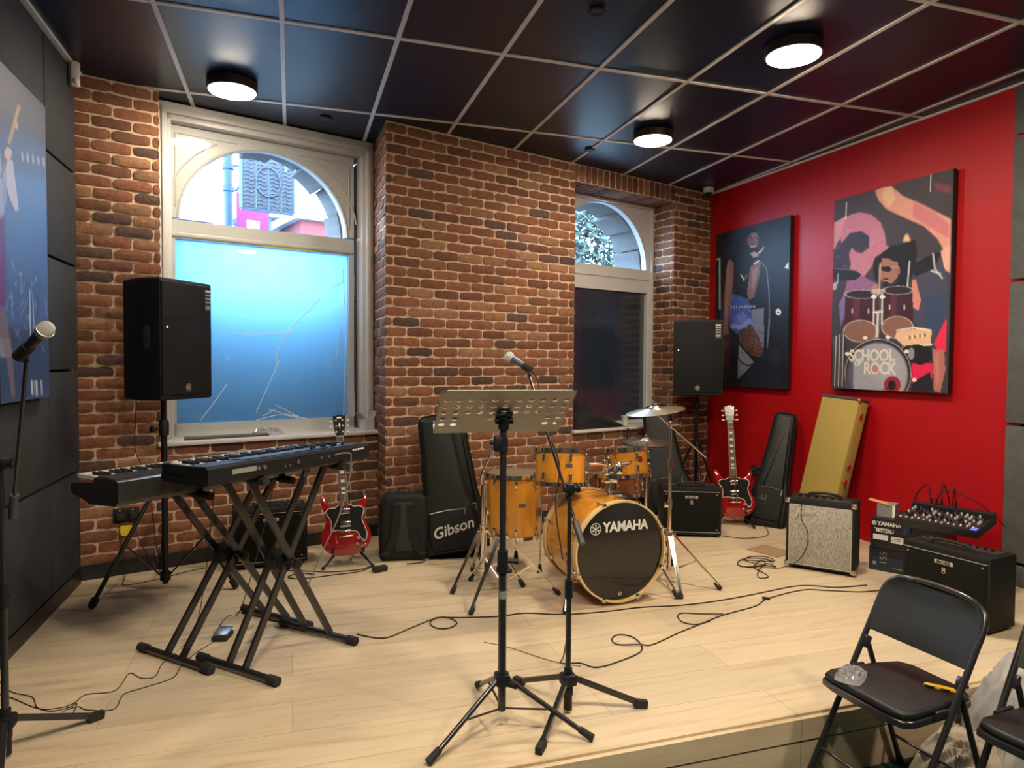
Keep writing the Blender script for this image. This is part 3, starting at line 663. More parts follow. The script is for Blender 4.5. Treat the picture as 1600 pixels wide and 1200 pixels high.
for q in range(4): p.line([(372 + q * 6, 350 - q * 3), (392 + q * 5, 336 - q * 8)], 4, (196, 168, 160)); p.line([(340 + q * 5, 350 + q * 6), (362 + q * 5, 340 + q * 6)], 4, (186, 152, 146))
p.line([(360, 405), (384, 388)], 5, (220, 215, 210))
p.poly([(185, 640), (240, 570), (330, 600), (345, 640), (360, 730), (300, 765), (282, 795), (240, 760), (236, 700), (215, 700)], (62, 78, 140)); p.ell(300, 720, 50, 60, (120, 138, 205), .6, soft=.7); p.ell(215, 650, 40, 40, (120, 135, 180), .3, soft=.8)
for q in range(34): p.ell(190 + p.rs.rand() * 150, 590 + p.rs.rand() * 180, 5, 9, (190, 200, 225) if q % 2 else (36, 46, 90), .35, soft=.5)
p.poly([(185, 640), (205, 600), (206, 760), (186, 760)], (44, 50, 90)); p.line([(228, 650), (365, 640)], 7, (170, 172, 185))
p.poly([(240, 760), (300, 768), (345, 735), (360, 730), (345, 700), (300, 742), (250, 740)], (150, 164, 214), .6, soft=1)
p.poly([(224, 400), (246, 440), (246, 560), (236, 640), (232, 700), (230, 755), (208, 755), (204, 640), (208, 500)], (124, 90, 88), soft=1); p.poly([(214, 430), (226, 410), (232, 520), (222, 700), (210, 700)], (156, 118, 112), .6, soft=1)
p.poly([(190, 775), (228, 748), (238, 800), (226, 830), (202, 826), (184, 803)], (118, 86, 84), soft=1)
for q in range(4): p.line([(202 + q * 9, 805), (196 + q * 10, 842 - abs(q - 1.5) * 5)], 3.5, (104, 74, 74))

for q in range(9): p.ell(235 + q * 15, 649 - q, 4, 7, (40, 40, 48), .9)
p.poly([(290, 790), (355, 740), (395, 810), (420, 880), (400, 910), (360, 905), (320, 870), (288, 830)], (92, 64, 62)); p.ell(375, 840, 30, 60, (140, 104, 96), .5, soft=.8, ang=-30)
for q in range(70): p.ell(300 + p.rs.rand() * 110, 765 + p.rs.rand() * 130, 3, 5, (40, 26, 28), .6)
p.poly([(185, 815), (245, 790), (248, 900), (238, 1050), (180, 1055)], (58, 42, 44)); p.poly([(200, 830), (225, 820), (225, 960), (205, 1000)], (98, 72, 68), .5)
p.line([(240, 860), (280, 910), (305, 945), (340, 960), (370, 945)], 4, (24, 22, 28)); p.ell(490, 665, 14, 18, (225, 225, 235)); p.ell(490, 668, 6, 7, (30, 30, 40)); p.poly([(518, 425), (537, 395), (537, 430)], (220, 225, 235)); p.line([(148, 600), (148, 625)], 4, (200, 200, 200))
p.grain(.05)
RWD = Vector((4.335 - 4.16, 3.1 - 6.25, 0)).normalized(); RWN = Vector((RWD.y, -RWD.x, 0)); RWN = RWN if RWN.x < 0 else -RWN
def on_red(y, off): return Vector((4.16 + (6.25 - y) * (.175 / 3.15), y, 0)) + RWN * off
o3 = on_red(6.05, .052); print_canvas('canvas_print', 'dark canvas print of a person in denim shorts singing into a microphone', (o3.x, o3.y, 2.688), RWD, 1.02, 1.53, p, RWN)

# drummer
p = Paint(170, 250, [(92, 195), (655, 47), (645, 1112), (85, 1095)], (62, 56, 62))
p.ell(500, 120, 260, 160, (72, 66, 70), .6, soft=.8); p.ell(260, 300, 200, 160, (78, 68, 76), .5, soft=.8)
p.poly([(285, 150), (320, 130), (365, 130), (420, 175), (520, 220), (645, 285), (645, 540), (605, 510), (598, 450), (612, 430), (585, 380), (520, 320), (430, 280), (345, 240), (305, 200)], (214, 150, 132), soft=1)
p.poly([(330, 135), (365, 130), (385, 190), (350, 230), (318, 180)], (226, 190, 140), .8, soft=3); p.poly([(470, 205), (560, 250), (640, 310), (640, 380), (560, 330), (470, 275)], (196, 108, 120), .75, soft=3); p.poly([(600, 440), (645, 400), (645, 540), (610, 515)], (222, 170, 150), .9, soft=2)
p.poly([(92, 440), (130, 400), (100, 300), (150, 270), (210, 250), (270, 262), (315, 300), (335, 350), (345, 410), (360, 420), (300, 480), (240, 560), (150, 540), (90, 520)], (188, 118, 140), soft=1)
p.poly([(92, 300), (150, 268), (120, 380), (92, 430)], (206, 140, 150), .9); p.poly([(92, 440), (125, 405), (170, 350), (220, 340), (262, 365), (262, 420), (225, 447), (200, 440), (180, 418), (165, 450), (175, 500), (165, 530), (92, 520)], (58, 50, 66), soft=1)
p.poly([(170, 520), (240, 560), (300, 590), (270, 640), (160, 640), (125, 700), (145, 640)], (150, 98, 140), .9, soft=1); p.poly([(120, 690), (150, 640), (160, 720), (130, 800)], (140, 110, 170), .8, soft=1)
for q in range(26): p.ell(100 + p.rs.rand() * 230, 270 + p.rs.rand() * 260, 16, 10, (226, 160, 170) if q % 2 else (140, 84, 112), .16, soft=.8)
p.poly([(430, 360), (445, 355), (462, 392), (420, 395)], (232, 180, 130), soft=2)
p.poly([(560, 110), (645, 130), (645, 165), (575, 150)], (150, 60, 78), .7, soft=3)
for x0, y0, y1 in [(150, 205, 285), (549, 75, 155)]: p.line([(x0, y0), (x0 - 2, y1)], 3, (225, 222, 220), .9)
p.poly([(470, 480), (600, 440), (640, 600), (635, 770), (600, 870), (560, 880), (480, 760), (475, 600)], (66, 66, 86)); p.poly([(520, 660), (640, 640), (600, 850), (540, 800)], (52, 66, 92), soft=1)
p.poly([(470, 500), (520, 470), (590, 440), (605, 450), (570, 520), (480, 560)], (26, 24, 30)); p.line([(565, 450), (575, 520), (610, 565)], 5, (190, 190, 195)); p.line([(560, 530), (600, 545)], 6, (200, 198, 196))
p.poly([(88, 515), (120, 512), (200, 530), (228, 550), (200, 575), (120, 578), (88, 570)], (34, 30, 36)); p.line([(95, 518), (200, 530)], 2, (120, 115, 118)); p.line([(115, 545), (112, 590)], 3, (170, 168, 168)); p.poly([(90, 590), (115, 585), (105, 620), (90, 625)], (190, 190, 190), .8)
p.poly([(280, 500), (290, 470), (330, 440), (370, 410), (430, 400), (480, 380), (490, 450), (475, 540), (440, 620), (400, 600), (380, 520), (320, 480), (300, 560)], (24, 20, 22), soft=1)
for q in range(8): p.line([(330 + q * 6, 440 - q * 3), (296 - q * 2 + (q % 3) * 6, 500 + q * 4), (290 + q * 3, 560 + q * 5)], 2.5, (20, 16, 18), .9)
p.ell(348, 530, 40, 62, (150, 104, 92)); p.poly([(325, 470), (400, 490), (400, 560), (372, 590), (340, 590), (322, 550)], (156, 108, 94)); p.ell(400, 530, 12, 22, (150, 100, 86)); p.ell(350, 522, 22, 14, (24, 20, 24)); p.ell(328, 520, 8, 12, (30, 24, 28)); p.line([(365, 515), (405, 512)], 3, (160, 150, 140)); p.line([(335, 572), (352, 568)], 5, (40, 26, 24)); p.ell(345, 592, 16, 12, (46, 30, 28)); p.line([(338, 578), (356, 580)], 2.5, (200, 150, 140))
p.poly([(335, 600), (400, 590), (450, 600), (440, 650), (330, 640)], (24, 22, 26)); p.poly([(275, 610), (300, 590), (320, 640), (285, 650)], (176, 120, 106)); p.poly([(468, 575), (485, 570), (512, 670), (500, 720), (470, 700)], (206, 130, 116)); p.line([(316, 500), (313, 640)], 5, (190, 160, 140)); p.line([(455, 485), (446, 610)], 4, (215, 212, 210))
for cx_, cy_, rx_, hh in [(228, 645, 78, 150), (402, 625, 70, 150)]:
    p.poly([(cx_ - rx_, cy_), (cx_ + rx_, cy_ - 8), (cx_ + rx_ + 4, cy_ + hh), (cx_ - rx_ - 2, cy_ + hh + 10)], (62, 26, 34)); p.poly([(cx_ - rx_ * .5, cy_ + 4), (cx_ - rx_ * .1, cy_), (cx_ - rx_ * .1, cy_ + hh), (cx_ - rx_ * .5, cy_ + hh)], (108, 56, 62), .6, soft=3)
    p.ell(cx_, cy_ - 2, rx_, 20, (40, 30, 34)); p.ell(cx_, cy_ - 2, rx_, 20, (175, 165, 160), ringw=.14)
    p.ell(cx_, cy_ + hh + 25, rx_ + 4, 52, (132, 92, 78)); p.ell(cx_, cy_ + hh + 25, rx_ + 4, 52, (205, 190, 178), ringw=.07)
    for q in (-.55, .45): p.line([(cx_ + rx_ * q, cy_ + 70), (cx_ + rx_ * q, cy_ + 88)], 4, (210, 205, 200))
for x0 in (288, 328): p.line([(x0, 640), (x0, 785)], 5, (214, 210, 206)); p.ell(x0, 655, 14, 9, (225, 222, 220))
p.line([(290, 730), (328, 725)], 8, (205, 202, 200)); p.line([(308, 735), (306, 845)], 8, (208, 204, 200)); p.poly([(280, 620), (345, 615), (330, 640), (270, 640)], (196, 190, 186), .7)
p.poly([(400, 820), (520, 800), (565, 815), (560, 880), (440, 895), (390, 850)], (218, 178, 142)); p.line([(400, 815), (480, 800), (560, 812)], 4, (230, 226, 220)); p.line([(430, 895), (565, 880)], 5, (226, 222, 216)); 
for q in range(9): p.ell(450 + q * 12, 850 - q * 2, 5, 10, (110, 80, 60) if q % 2 else (236, 206, 150), .8)
p.poly([(575, 880), (635, 750), (632, 915), (600, 910)], (224, 40, 78)); p.poly([(480, 965), (570, 970), (572, 1040), (480, 1095), (470, 1000)], (218, 34, 78)); p.poly([(570, 900), (625, 905), (632, 1000), (610, 1108), (580, 1100), (575, 980)], (172, 108, 98)); p.poly([(580, 920), (600, 915), (605, 1050), (590, 1090)], (206, 140, 124), .5, soft=2)
p.poly([(430, 890), (500, 880), (560, 895), (572, 950), (520, 980), (440, 960)], (28, 24, 30)); p.poly([(480, 1060), (560, 1010), (580, 1105), (470, 1105)], (36, 30, 40)); p.ell(470, 925, 16, 30, (190, 186, 184), .7)
p.poly([(88, 900), (150, 820), (160, 900), (140, 1090), (88, 1090)], (44, 40, 44)); 
for q in range(6): p.line([(100 + q * 9, 850 - q * 4), (96 + q * 9, 1085)], 2.5, (206, 202, 200) if q % 2 else (90, 84, 86))
p.ell(312, 1020, 166, 172, (40, 34, 38)); p.ell(312, 1024, 158, 166, (208, 200, 198), ringw=.018); p.ell(312, 1028, 150, 160, (150, 152, 162)); p.poly([(160, 1000), (192, 930), (196, 1100), (150, 1100)], (70, 70, 82), .8, soft=2); p.ell(360, 1000, 90, 120, (178, 178, 188), .5, soft=.8)
p.ell(382, 1075, 42, 42, (150, 40, 56)); p.ell(380, 1078, 20, 24, (30, 24, 28)); p.line([(340, 1098), (400, 1080)], 3, (40, 36, 40))
for q in [(250, 852), (358, 848), (448, 915), (165, 930), (486, 1050)]: p.ell(q[0], q[1], 12, 9, (224, 220, 216))
p.grain(.04)
o4 = on_red(4.55, .052); tc_, rot4 = print_canvas('canvas_print', 'canvas print of a drummer behind his kit with pink swirls above', (o4.x, o4.y, 2.707), RWD, 1.01, 1.52, p, RWN)
LETT = mat('cream_lettering', (0.62, 0.58, 0.52), .6)
M4 = lambda u_, v_: Matrix.Translation(RWD * (1.01 * u_) + Vector((0, 0, -1.52 * v_)) + RWN * .0022) @ rot4.to_4x4() @ Matrix.Rotation(R(90), 4, 'X')
text('lettering', 'SCHOOL', .125, M4(.385, .830), LETT, tc_, depth=.0006, bold=.004, sx=.86, spacing=.92)
text('lettering', 'OF', .055, M4(.265, .868), LETT, tc_, depth=.0006, bold=.003, sx=.9)
text('lettering', 'ROCK', .125, M4(.46, .895), LETT, tc_, depth=.0006, bold=.004, sx=.86, spacing=.92)
mb = MB(); mb.M = M4(.425, .897); mb.cyl((0, 0, .0004), (0, 0, .0014), .026, seg=24); mb.build('lettering_dot', mat('poster_pink', (.5, .16, .15), .6), tc_)

# guitarist on the left wall
p = Paint(110, 160, [(0, 25), (147, 185), (160, 1145), (0, 1180)], (58, 82, 128))
p.img *= 1.25; p.poly([(0, 0), (200, 0), (200, 330), (0, 240)], (92, 88, 90), .9, soft=8); p.poly([(0, 180), (200, 300), (200, 420), (0, 380)], (70, 74, 96), .6, soft=8)
p.ell(60, 600, 90, 220, (84, 118, 168), .6, soft=.9); p.poly([(0, 900), (200, 900), (200, 1180), (0, 1180)], (44, 62, 98), .7, soft=8)
p.poly([(0, 480), (22, 520), (24, 700), (18, 830), (0, 830)], (104, 62, 130), soft=2); p.poly([(0, 250), (14, 330), (20, 420), (22, 520), (0, 540)], (170, 176, 200), .8, soft=2)
p.poly([(30, 340), (50, 345), (66, 500), (58, 512), (40, 470), (18, 380)], (188, 176, 188)); p.poly([(18, 370), (32, 330), (30, 480), (12, 520)], (150, 150, 190), .8); p.line([(40, 290), (58, 225), (70, 182)], 6, (190, 150, 110)); p.line([(14, 400), (44, 300)], 4, (130, 96, 80)); p.ell(36, 325, 12, 20, (206, 170, 160)); p.ell(62, 240, 6, 12, (196, 150, 110))
for q in range(5): p.line([(78 + q * 16, 322 + q * 5), (80 + q * 16, 345 + q * 5)], 3, (200, 180, 170), .8)
for q in range(60):
    x, y = 20 + p.rs.rand() * 130, 690 + p.rs.rand() * 280; p.line([(x, y), (x + p.rs.randn() * 9, y + p.rs.randn() * 30)], 1.6, (170, 190, 220) if q % 3 else (40, 50, 80), .55)
p.line([(98, 770), (100, 980)], 2, (180, 196, 224)); p.line([(108, 800), (112, 960)], 2, (160, 180, 214)); p.poly([(0, 940), (36, 945), (38, 1010), (0, 1005)], (150, 158, 178), .7); p.poly([(0, 830), (20, 840), (40, 980), (50, 1150), (36, 1150), (20, 1000), (0, 930)], (120, 104, 120), .8, soft=1)
for q in range(10): x = 100 + p.rs.rand() * 40; p.line([(x, 1090), (x + 2, 1140)], 3, (190, 206, 230), .6)
p.grain(.04)
print_canvas('canvas_print', 'blue canvas print of a guitarist on the left wall', (-1.198, 3.50, 2.675), (0, 1, 0), .632, 1.487, p, (1, 0, 0))

# ------------------------------------------------------------------ loudspeakers on tripod stands
def speaker_stand(label, loc, ztop, rot, spread=.47, hz=.62):
    t = thing('speaker_stand', label, 'stand', loc, rot)
    mb = MB(); mb.cyl((0, 0, .03), (0, 0, .95), .0175); mb.cyl((0, 0, .9), (0, 0, ztop), .0155); mb.build('pole', BLACK, t)
    mb = MB(); mb.lathe([(.018, hz - .05), (.03, hz - .05), (.034, hz - .01), (.03, hz + .03), (.018, hz + .03)], seg=20); mb.lathe([(.017, .93), (.027, .93), (.029, .99), (.024, 1.02), (.016, 1.02)], seg=20); mb.lathe([(.018, .05), (.03, .05), (.03, .10), (.018, .10)], seg=20); mb.build('collar', PLA, t)
    mb = MB(); mb.cyl((.02, 0, .97), (.06, -.01, .97), .006); mb.lathe([(.004, 0), (.016, .003), (.018, .02), (.008, .024)], Matrix.Translation((.055, -.01, .97)) @ Matrix.Rotation(R(90), 4, 'Y'), seg=14); mb.build('knob', PLA, t)
    for k in range(3):
        a = 2 * math.pi * k / 3; d = Vector((math.cos(a), math.sin(a), 0)); mb = MB()
        mb.cyl(d * .03 + Vector((0, 0, hz)), d * spread + Vector((0, 0, .02)), .012); lg = mb.build('leg', BLACK, t)
        mb = MB(); mb.lathe([(.014, -.05), (.021, -.045), (.021, .0), (.012, .012)], Matrix.Translation(d * (spread) + Vector((0, 0, .018))) @ (d * -1 * (spread - .03) + Vector((0, 0, hz))).to_track_quat('Z', 'Y').to_matrix().to_4x4() @ Matrix.Rotation(math.pi, 4, 'X'), seg=16); mb.build('rubber_foot', RUB, lg)
        mb = MB(); mb.flat(d * .02 + Vector((0, 0, .075)), d * (spread * .55) + Vector((0, 0, hz * .47)), .016, .008); mb.build('brace', BLACK, t)
    return t
def loudspeaker(label, loc, rot):
    t = thing('loudspeaker', label, 'loudspeaker', loc, rot); W2, B2, D, H = .2225, .13, .38, .70
    mb = MB(); out = [(-W2, -.19), (W2, -.19), (W2, -.02), (B2, .19), (-B2, .19), (-W2, -.02)]; n = len(out); ring = []
    for z, k in [(0, .96), (.012, 1.0), (H - .012, 1.0), (H, .96)]: ring.append(mb.ring([(x * k, y * k, z) for x, y in out]))
    for a_, b_ in zip(ring, ring[1:]): mb.bridge(a_, b_)
    mb.cap(ring[0]); mb.cap(ring[-1]); mb.build('cabinet', PLA, t, ang=30)
    mb = MB(); mb.box((0, -.193, .355), (.425, .016, .655), bev=.006); mb.build('grille', mat('speaker_grille', (.005, .006, .009), .6, spec=.3, bump=.5, bscale=900), t)
    mb = MB(); mb.box((0, -.2035, .47), (.40, .004, .004)); mb.build('grille_seam', PLA, t)
    mb = MB(); mb.box((-W2 - .001, -.09, .36), (.012, .05, .14), bev=.005); mb.box((W2 + .001, -.09, .36), (.012, .05, .14), bev=.005); mb.build('handle', RUB, t)
    mb = MB(); mb.M = FM(0, -.2025, .07); mb.lathe([(.020, 0), (.022, 0), (.022, .001), (.020, .001)], seg=28, closed=True)
    for k in range(6):
        a = math.pi * k / 3; mb.box((.009 * math.sin(a), .009 * math.cos(a), .0005), (.0035, .015, .001), rot=Matrix.Rotation(-a, 3, 'Z'))
    mb.build('emblem', SILVERP, t)
    lab = mb = MB(); mb.box((.178, -.2025, .595), (.052, .0015, .135)); pl = mb.build('sticker', mat('sticker_dark', (.03, .03, .032), .5), t, smooth=False)
    mb = MB(); mb.box((.178, -.2038, .652), (.046, .001, .012))
    for r_ in range(3):
        for c_ in range(3): mb.box((.162 + .016 * c_, -.2038, .628 - r_ * .021), (.009, .001, .009))
    for r_ in range(3): mb.box((.178, -.2038, .562 - r_ * .008), (.042, .001, .0025))
    mb.build('sticker_print', WHITE, pl, smooth=False)
    mb = MB(); mb.ball((-.175, -.203, .42), .005); mb.build('power_light', mat('led_white', (.8, .8, .8), .4, emit=(.8, .9, 1), es=2.0), t)
    return t
speaker_stand('black tripod speaker stand behind the keyboards', (-.73, 4.56, 0), 1.19, R(221), .43, .66)
o = loudspeaker('black loudspeaker on a tripod stand in front of the large window', (-.73, 4.56, 1.15), R(56)); o.scale = (.93, .90, 1)
speaker_stand('black tripod speaker stand in the corner by the red wall', (3.72, 5.74, 0), 1.10, R(250), .29, .62)
loudspeaker('black loudspeaker on a stand in the corner by the red wall', (3.69, 5.69, 1.08), R(-33))

# ------------------------------------------------------------------ keyboards and their cross stands
def key_bed(t, L, y0, y1, z, nw, parent=None):
    mb = MB(); wk = L / nw
    for k in range(nw): mb.box((-L / 2 + wk * (k + .5), (y0 + y1) / 2, z), (wk - .0012, abs(y1 - y0), .018), bev=.0015, seg=1)
    return mb.build('white_keys', IVORY, t)
def black_keys(t, L, ya, yb, z, nw):
    mb = MB(); wk = L / nw
    for k in range(1, nw):
        if k % 7 in (3, 0): continue
        mb.box((-L / 2 + wk * k, (ya + yb) / 2, z), (.011, abs(yb - ya), .016), bev=.002, seg=1)
    return mb.build('black_keys', PLA, t)
# stage keyboard, rear panel towards the room: local -y is the rear, origin at rear-bottom centre
K1 = (-.311, 2.90, .885); d1 = Vector((.671, .630, 0)).normalized(); L1 = .945
t = thing('keyboard', 'black stage keyboard, rear sockets facing the room, on the front cross stand', 'keyboard', tuple(Vector(K1) + d1 * L1 / 2), math.atan2(d1.y, d1.x))
prof = [(0, .012), (.012, 0), (.275, 0), (.292, .012), (.292, .030), (.155, .040), (.150, .072), (.018, .080), (0, .068)]
mb = MB(); A = mb.ring([(-L1 / 2, y, z) for y, z in prof]); B = mb.ring([(L1 / 2, y, z) for y, z in prof]); mb.bridge(A, B); mb.cap(A); mb.cap(B); mb.build('body', PLA, t, ang=25)
mb = MB()
for s_ in (-1, 1): mb.box((s_ * (L1 / 2 - .012), .22, .050), (.024, .14, .050), bev=.005)
mb.build('end_block', PLA, t)
key_bed(t, .88, .155, .290, .062, 43); black_keys(t, .88, .153, .228, .076, 43)
mb = MB(); mb.box((-.30, -.0015, .046), (.12, .002, .020)); mb.build('serial_sticker', mat('label_grey', (.25, .25, .25), .5), t, smooth=False)
mb = MB()
for k, x in enumerate([-.23, -.20, .13, .18]): mb.cyl((x, .002, .045), (x, -.008, .045), .006 if k > 1 else .009)
for k in range(2): mb.cyl((-.085 + k * .028, .002, .034), (-.085 + k * .028, -.005, .034), .005)
mb.box((-.01, -.003, .045), (.012, .006, .018)); mb.build('socket', STEEL, t)
mb = MB()
for k in range(7): mb.cyl((.13 + .035 * k, .06 + .015 * (k % 2), .076), (.13 + .035 * k, .06 + .015 * (k % 2), .094), .006)
mb.build('control_knob', PLA, t)
mb = MB(); mb.box((-.02, .085, .0795), (.5, .09, .003), rot=Matrix.Rotation(R(-3), 3, 'X')); mb.box((.33, .03, .081), (.18, .02, .003)); mb.build('top_panel', mat('satin_panel', (.03, .032, .036), .3), t, smooth=False)
mb = MB()
for k in range(7): mb.box((.352 + .012 * k, -.001, .058), (.009, .002, .009), bev=.001, seg=1)
mb.build('rear_logo', WHITE, t, smooth=False)
mb = MB(); mb.tube([(.22, -.005, .048), (.235, -.04, .058), (.28, -.05, .050), (.302, -.03, .01), (.302, -.02, -.08), (.24, -.01, -.25), (.18, .03, -.40), (.12, .1, -.62)], .0032, seg=6); mb.build('plugged_lead', mat('grey_lead', (.2, .2, .2), .4), t)
# digital piano behind
K2 = (-.662, 3.083, .79); d2 = Vector((.729, .684, 0)).normalized(); L2 = 1.27
t = thing('keyboard', 'long black digital piano on the rear cross stand', 'keyboard', tuple(Vector(K2) + d2 * L2 / 2), math.atan2(d2.y, d2.x))
prof = [(0, .02), (.02, .0), (.20, -.008), (.26, .012), (.325, .022), (.335, .035), (.335, .070), (.17, .085), (.165, .105), (.02, .108), (0, .10)]
mb = MB(); A = mb.ring([(-L2 / 2, y, z) for y, z in prof]); B = mb.ring([(L2 / 2, y, z) for y, z in prof]); mb.bridge(A, B); mb.cap(A); mb.cap(B); mb.build('body', SATIN, t, ang=25)
key_bed(t, 1.22, .172, .334, .096, 52); black_keys(t, 1.22, .172, .255, .109, 52)
mb = MB(); mb.box((0, .095, .109), (1.25, .13, .003)); mb.build('top_panel', mat('satin_panel', (0, 0, 0)), t, smooth=False)

def cross_stand(label, loc, rot, h, half, half_top, blen=.50):
    t = thing('keyboard_stand', label, 'stand', loc, rot)
    for s_ in (-1, 1):
        mb = MB(); mb.cyl((s_ * half, -blen / 2 + .03, .022), (s_ * half, blen / 2 - .03, .022), .0155); bar = mb.build('floor_bar', SATIN, t)
        for e in (-1, 1):
            mb = MB(); mb.cyl((s_ * half, e * (blen / 2 - .05), .022), (s_ * half, e * (blen / 2 + .005), .022), .0205, seg=16); mb.ball((s_ * half, e * (blen / 2 + .002), .022), .0205, (1, .45, 1)); mb.build('rubber_cap', RUB, bar)
        mb = MB(); mb.cyl((s_ * half_top, -.17, h - .016), (s_ * half_top, .17, h - .016), .0135); mb.build('top_arm', SATIN, t)
        mb = MB(); mb.cyl((s_ * half_top, -.19, h - .016), (s_ * half_top, -.10, h - .016), .019); mb.cyl((s_ * half_top, .10, h - .016), (s_ * half_top, .19, h - .016), .019); mb.build('rubber_sleeve', RUB, t)
    for s_, ys in ((-1, (-.052, .052)), (1, (-.085, .085))):
        for y in ys:
            mb = MB(); mb.flat((s_ * half, y, .03), (-s_ * half_top, y, h - .02), .03, .016, up=(0, 1, 0)); mb.build('leg', SATIN, t)
    zc = h * half / (half + half_top)
    mb = MB(); mb.cyl((0, -.105, zc), (0, .105, zc), .008); mb.build('pivot_bolt', STEEL, t)
    mb = MB(); mb.cyl((0, -.045, zc), (0, -.030, zc), .05, seg=24); mb.cyl((0, .030, zc), (0, .045, zc), .05, seg=24)
    for k in range(10): a = 2 * math.pi * k / 10; mb.cyl((.04 * math.cos(a), -.047, zc + .04 * math.sin(a)), (.04 * math.cos(a), -.028, zc + .04 * math.sin(a)), .008, seg=8)
    mb.build('ratchet_plate', PLA, t)
    mb = MB(); mb.lathe([(.006, 0), (.022, .004), (.024, .02), (.01, .026)], Matrix.Translation((0, -.105, zc)) @ Matrix.Rotation(R(90), 4, 'X'), seg=12); mb.build('knob', PLA, t)
    return t
cross_stand('black double-braced cross stand under the stage keyboard', (-.056, 3.382, 0), R(43.2), .885, .243, .24)
cross_stand('black double-braced cross stand under the digital piano', (-.298, 3.618, 0), R(43.2), .79, .295, .24)
t = thing('foot_pedal', 'small black sustain pedal on the floor under the stage keyboard', 'pedal', (-.33, 3.65, 0), R(-16))
mb = MB(); mb.box((0, 0, .012), (.075, .10, .022), bev=.004); mb.build('base', RUB, t); mb = MB(); mb.box((0, .005, .034), (.07, .085, .010), rot=Matrix.Rotation(R(8), 3, 'X'), bev=.003); mb.build('tread', STEEL, t)

# ------------------------------------------------------------------ guitar amplifiers
def amp(label, loc, rot, W_=.47, H_=.398, D_=.235, boss=True, extra=None):
    t = thing('guitar_amplifier', label, 'amplifier', loc, rot)
    mb = MB(); mb.box((0, D_ / 2, H_ / 2 + .008), (W_, D_, H_ - .016), bev=.010); mb.build('cabinet', TOLEX, t)
    mb = MB(); mb.box((0, -.001, H_ / 2 + .008), (W_ - .04, .008, H_ - .066), bev=.002); mb.build('grille', CLOTHG, t)
    mb = MB(); z = H_ - .034; mb.box((0, -.004, z), (W_ - .03, .004, .003)); mb.box((0, -.004, .042), (W_ - .03, .004, .003)); mb.build('piping', SILVERP, t, smooth=False)
    for sx in (-1, 1):
        for z in (H_ - .055, .065): mb = MB(); mb.cyl((sx * (W_ / 2 - .038), 0, z), (sx * (W_ / 2 - .038), -.008, z), .0055, seg=12); mb.build('screw', STEEL, t)
    bd = None
    mb = MB(); mb.box((0, -.006, H_ - .078), (.098, .004, .021), bev=.002); bd = mb.build('badge', SILVERP, t)
    text('badge_text', 'BOSS', .0235, FM(0, -.0085, H_ - .0785), mat('badge_dark', (.02, .02, .02), .5), bd, depth=.0004, bold=.001, sx=1.35)
    mb = MB(); mb.M = FM(0, -.006, H_ - .115); mb.box((0, .008, 0), (.014, .004, .002)); mb.box((.007, .002, 0), (.004, .012, .002)); mb.box((0, -.003, 0), (.014, .004, .002)); mb.box((-.006, .003, 0), (.004, .012, .002)); mb.lathe([(.006, 0), (.009, 0), (.009, .002), (.006, .002)], Matrix.Translation((.001, -.012, 0)), seg=14, closed=True); mb.build('emblem', SILVERP, t, smooth=False)
    mb = MB(); mb.box((0, D_ * .62, H_ - .001), (W_ - .06, .085, .012), bev=.003); cp = mb.build('control_panel', mat('satin_panel', (0, 0, 0)), t)
    for k in range(10):
        mb = MB(); x = -W_ / 2 + .055 + k * .038; mb.cyl((x, D_ * .62, H_ + .004), (x, D_ * .62, H_ + .018), .0065, seg=10); mb.build('knob', PLA, cp)
    mb = MB(); mb.tube([(-.11, D_ * .25, H_ - .006), (-.10, D_ * .25, H_ + .018), (-.05, D_ * .25, H_ + .028), (.05, D_ * .25, H_ + .028), (.10, D_ * .25, H_ + .018), (.11, D_ * .25, H_ - .006)], .008, seg=8); h = mb.build('handle', RUB, t)
    mb = MB(); mb.box((-.113, D_ * .25, H_ - .006), (.03, .022, .012), bev=.003); mb.box((.113, D_ * .25, H_ - .006), (.03, .022, .012), bev=.003); mb.build('handle_cap', STEEL, h)
    for sx in (-1, 1):
        for y in (.035, D_ - .035): mb = MB(); mb.cyl((sx * (W_ / 2 - .04), y, 0), (sx * (W_ / 2 - .04), y, .012), .013, seg=12); mb.build('foot', RUB, t)
    return t
amp('black guitar amplifier on the floor behind the keyboard stands', (-.132, 4.818, 0), R(5.6))
amp('black guitar amplifier between the drum kit and the red wall guitar', (3.017, 4.71, 0), R(-23.3))
amp('black guitar amplifier beside the cartons, behind the folding chair', (3.335, 2.765, 0), R(-81))

# tweed-era combo with silver grille
t = thing('bass_amplifier', 'black combo amplifier with silver sparkle grille cloth', 'amplifier', (3.328, 3.669, 0), R(-51.4))
GR = mat('silver_sparkle_cloth', (0.36, 0.35, 0.31), .75, noise=.45, nscale=130, bump=.4, bscale=260, stretch=(1.6, 1, .35))
mb = MB(); mb.box((0, .125, .245), (.425, .25, .46), bev=.014); mb.build('cabinet', TOLEX, t)
mb = MB(); mb.box((0, -.001, .236), (.375, .01, .395), bev=.002); mb.build('grille', GR, t)
mb = MB(); 
for a_, b_ in [((-.19, -.004, .036), (.19, -.004, .036)), ((-.19, -.004, .436), (.19, -.004, .436)), ((-.19, -.004, .036), (-.19, -.004, .436)), ((.19, -.004, .036), (.19, -.004, .436))]: mb.flat(a_, b_, .005, .005)
mb.build('trim', SILVERP, t, smooth=False)
for sx in (-1, 1):
    for z in (.03, .46): mb = MB(); mb.box((sx * .203, .010, z), (.034, .034, .034), bev=.010); mb.build('corner_cap', STEEL, t)
fl = text('badge', 'f', .10, FM(-.148, -.010, .385), SILVERP, t, depth=.002, bold=.002, shear=.35); 
text('badge', 'ender', .042, FM(-.082, -.010, .392, R(6)), SILVERP, t, depth=.0015, bold=.0012, shear=.35)
